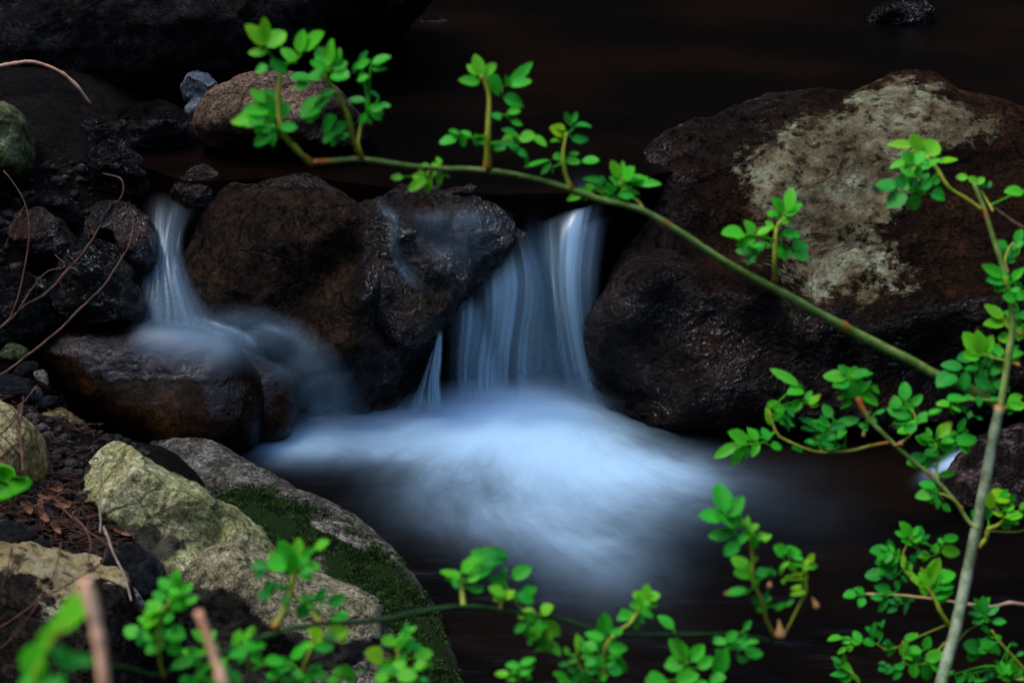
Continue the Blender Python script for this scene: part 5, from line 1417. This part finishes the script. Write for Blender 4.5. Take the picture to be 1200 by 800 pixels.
stick('dry_stalk', [(117, 624, 2.12), (117, 600, 2.13), (116, 575, 2.14), (117, 545, 2.15)], (1.3, 0.8), 'straw', 'short upright straw stalk before the pale green boulder', 'stalk')
stick('dry_stalk', [(122, 618, 2.08), (132, 645, 2.02), (145, 672, 1.99), (150, 690, 1.97), (154, 704, 1.96)], (1.4, 1.0), 'straw', 'pale straw stalk bent over the slate stone', 'stalk')
stick('dry_twig', [(1250, 712, 1.90), (1200, 708, 1.90), (1185, 706, 1.90), (1160, 711, 1.91), (1125, 707, 1.92), (1085, 700, 1.92), (1050, 697, 1.93), (1010, 695, 1.94)], (2.2, 1.2), 'pale_twig', 'bare reddish twig crossing behind the thick upright rose cane', 'twig')
stick('dry_twig', [(1260, 290, 1.95), (1200, 267, 1.95), (1180, 255, 1.95), (1160, 240, 1.95)], (2.6, 2.2), 'twig', 'brown twig poking in beside the top of the rose bush, over the lichen patch', 'twig')
for pts, rd, lb in [
    ([(62, 582, 2.20), (90, 612, 2.12), (118, 632, 2.07), (140, 648, 2.03)], (1.2, 0.7), 'thin dark red twig lying across the dry leaves'),
    ([(20, 600, 2.16), (48, 590, 2.17), (78, 574, 2.2), (92, 580, 2.2)], (1.1, 0.6), 'dry twig arching over the upper edge of the leaf litter'),
    ([(2, 690, 1.93), (8, 668, 1.94), (14, 640, 1.96), (13, 672, 1.93)], (0.9, 0.6), 'hair-thin straw-brown twig hanging down the face of the bank boulder'),
    ([(88, 606, 2.13), (102, 622, 2.08), (106, 640, 2.04), (104, 664, 1.98)], (1.3, 0.7), 'dark red twig drooping from the litter over the pale top edge'),
    ([(-20, 520, 2.3), (8, 502, 2.3), (30, 470, 2.32), (44, 452, 2.34)], (1.4, 0.8), 'dark rusty twig leaning across the pebble heap'),
]:
    stick('dry_twig', pts, rd, 'twig', lb, 'twig', n=40)
def stem(pts, rad, label):
    return stick('cut_stem', pts, rad, 'cut_stem', label, 'stem', wob=0.04)
stem([(150, 1150, 0.80), (136, 900, 0.78), (127, 810, 0.77), (119, 760, 0.77), (112, 720, 0.77), (106, 695, 0.77), (102, 679, 0.77)], (8.5, 6.5), 'thick blurred tan cut stem very near the lens, the taller one')
stem([(330, 1150, 0.95), (285, 880, 0.93), (263, 805, 0.92), (250, 770, 0.92), (240, 740, 0.92), (231, 715, 0.92)], (7.0, 5.0), 'shorter blurred orange-tan cut stem leaning among the low leaves')

# very near blurred sprig
def dS(px, py):
    return 0.80
near = empty('leafy_sprig', at_d(60, 900, 0.80))
tag(near, 'very blurred green sprig in front of the taller cut stem, nearest corner', 'sprig')
build_shoot(near, dS, 's', [(150, 1300), (170, 1000), (200, 760), (300, 560), (400, 430)], (3.0, 2.0), [
    (.25, (330, 480, 540, 260, .36), (300, 540, 380, 370, .5), (240, 600, 330, 440, .6)),
    (.1, (150, 760, 250, 560, .55), (200, 760, 130, 600, .5), (180, 800, 290, 700, .6)),
    (-.35, (420, 680, 330, 580, .5), (430, 660, 560, 680, .38), (380, 720, 450, 620, .6)),
    (-.1, (260, 820, 380, 760, .6), (120, 840, 200, 760, .6))], mat='shoot', node=False)

# ------------------------------------------------------------------ dry leaves, needles, small green plant
def flat_leaf(name, pts, depth_lift, mat, label, cat, group=None, curl=0.006, tint=None, dep=None):
    """a thin crinkled leaf with an outline, lying or hanging"""
    ol = catmull(np.array(pts, float), 26, closed=True)
    c2 = ol.mean(0)
    Vs, Fs, T = [], [], []
    rngl = np.random.RandomState(int(pts[0][0] * 13 + pts[0][1]))
    base = dep if dep else None
    rings = 5
    for k in range(rings + 1):
        s = k / rings
        for p in ol:
            q = c2 + (p - c2) * max(s, 0.02)
            if dep:
                P = at_d(q[0], q[1], dep)
            else:
                P = at_ground(q[0], q[1], depth_lift)
            Vs.append(P)
    Vs = np.array(Vs)
    Vs = Vs + (-FWD)[None] * (curl * (fbm(Vs, 45, 3, int(pts[0][1])) + 0.8 * np.repeat(np.linspace(0, 1, rings + 1) ** 2, 26)))[:, None]
    Fs = grid_faces(26, rings + 1, True)
    attrs = {'tint': [tint if tint is not None else 0] * len(Vs), 'vein': [0] * len(Vs)}
    o = put(name, Vs, Fs, M[mat], attrs=attrs)
    sol = o.modifiers.new('thickness', 'SOLIDIFY'); sol.thickness = 0.0006
    if label:
        tag(o, label, cat, group)
    return o

LEAFS = [
    ([(46, 592), (56, 590), (65, 592), (62, 597), (53, 598)], 'pale tan curled dry leaf, uppermost of the litter'),
    ([(27, 603), (33, 602), (42, 607), (40, 616), (34, 612)], 'folded orange-brown dry leaf on the needles'),
    ([(67, 602), (76, 600), (86, 601), (84, 608), (72, 608)], 'broad russet dry leaf at the middle of the litter'),
    ([(48, 600), (53, 598), (55, 612), (62, 622), (58, 625), (50, 620)], 'long split tan dry leaf standing on edge'),
    ([(62, 627), (67, 624), (73, 632), (74, 639), (68, 636)], 'pale dry leaf with a dark hole, on the boulder edge'),
    ([(83, 616), (87, 609), (92, 606), (90, 613), (86, 619)], 'small pinkish-red curled dry leaf'),
    ([(68, 582), (74, 580), (76, 587), (70, 590), (62, 586)], 'dark orange dry leaf below the flat bluish pebble'),
    ([(132, 629), (146, 632), (158, 640), (150, 641), (138, 636)], 'long rolled brown dry leaf pointing at the pale green boulder'),
]
for pts, lb in LEAFS:
    flat_leaf('dry_leaf', pts, 0.022, 'dry_leaf', lb, 'dry leaf', group='dry leaves fallen on the bank')
flat_leaf('crumpled_leaf', [(118, 264), (126, 250), (134, 238), (139, 236), (136, 248), (130, 262), (123, 267)], 0, 'husk', 'crumpled pale dead leaf caught on the long dry twig', 'dry leaf', dep=2.985, curl=0.012)
flat_leaf('crumpled_leaf', [(83, 313), (88, 305), (89, 310), (95, 308), (91, 314), (93, 319), (87, 315)], 0, 'husk', 'tiny shrivelled grey leaf stuck midway on the long dry twig', 'dry leaf', dep=2.965, curl=0.008)
flat_leaf('crumpled_leaf', [(43, 331), (47, 324), (49, 329), (56, 328), (51, 333), (53, 338), (46, 334)], 0, 'husk', 'shrivelled bluish leaf bit on the lower fork of the dry twigs', 'dry leaf', dep=2.94, curl=0.008)

NV, NF = [], []
for k in range(1500):
    px, py = rng.uniform(-40, 165), rng.uniform(545, 668)
    if k > 1250:
        px, py = rng.uniform(-40, 120), rng.uniform(440, 560)
    elif py < 545 + max(0, px - 60) * 0.5 or px > 62 + (py - 545) * 1.1:
        continue
    c = at_ground(px, py, rng.uniform(0.004, 0.026))
    a = rng.uniform(0, math.pi)
    L = rng.uniform(0.012, 0.04)
    d = np.array([math.cos(a), math.sin(a) * 0.8 - 0.3, rng.uniform(-0.35, 0.35)])
    bend = rng.normal(0, 0.25, 3) * L
    pth = catmull(np.array([c - d * L / 2, c + bend * 0.4, c + d * L / 2]), 5)
    Vt, Ft = tube_geo(pth, [0.0005, 0.0008, 0.0008, 0.0007, 0.0004], 4)
    o = len(NV)
    NV += list(Vt); NF += [tuple(o + i for i in f) for f in Ft]
nd = put('needle_litter', np.array(NV), NF, M['needle'], origin=at_ground(60, 610))
tag(nd, 'matted reddish-brown fallen needles under the dry leaves', 'leaf litter', kind='stuff')

plant = empty('ground_plant', at_ground(8, 580))
tag(plant, 'single lobed bright green leaf of a low plant at the picture edge', 'plant')
lb = flat_leaf('leaf', [(10, 566), (-22, 556), (-30, 570), (-20, 584), (0, 587), (14, 584), (22, 578), (36, 573), (40, 563), (33, 557), (24, 558), (20, 561), (22, 553), (16, 546), (4, 543), (-10, 546), (-22, 552)], 0, 'leaf', None, None, dep=2.24, curl=0.008, tint=0.25)
M2 = lb.location.copy(); lb.parent = plant; lb.location = M2 - plant.location
stalk('leaf_stalk', [(14, 566, 2.243), (16, 580, 2.26), (10, 600, 2.30)], dA, (1.4, 1.4), 'rachis', plant, n=14)
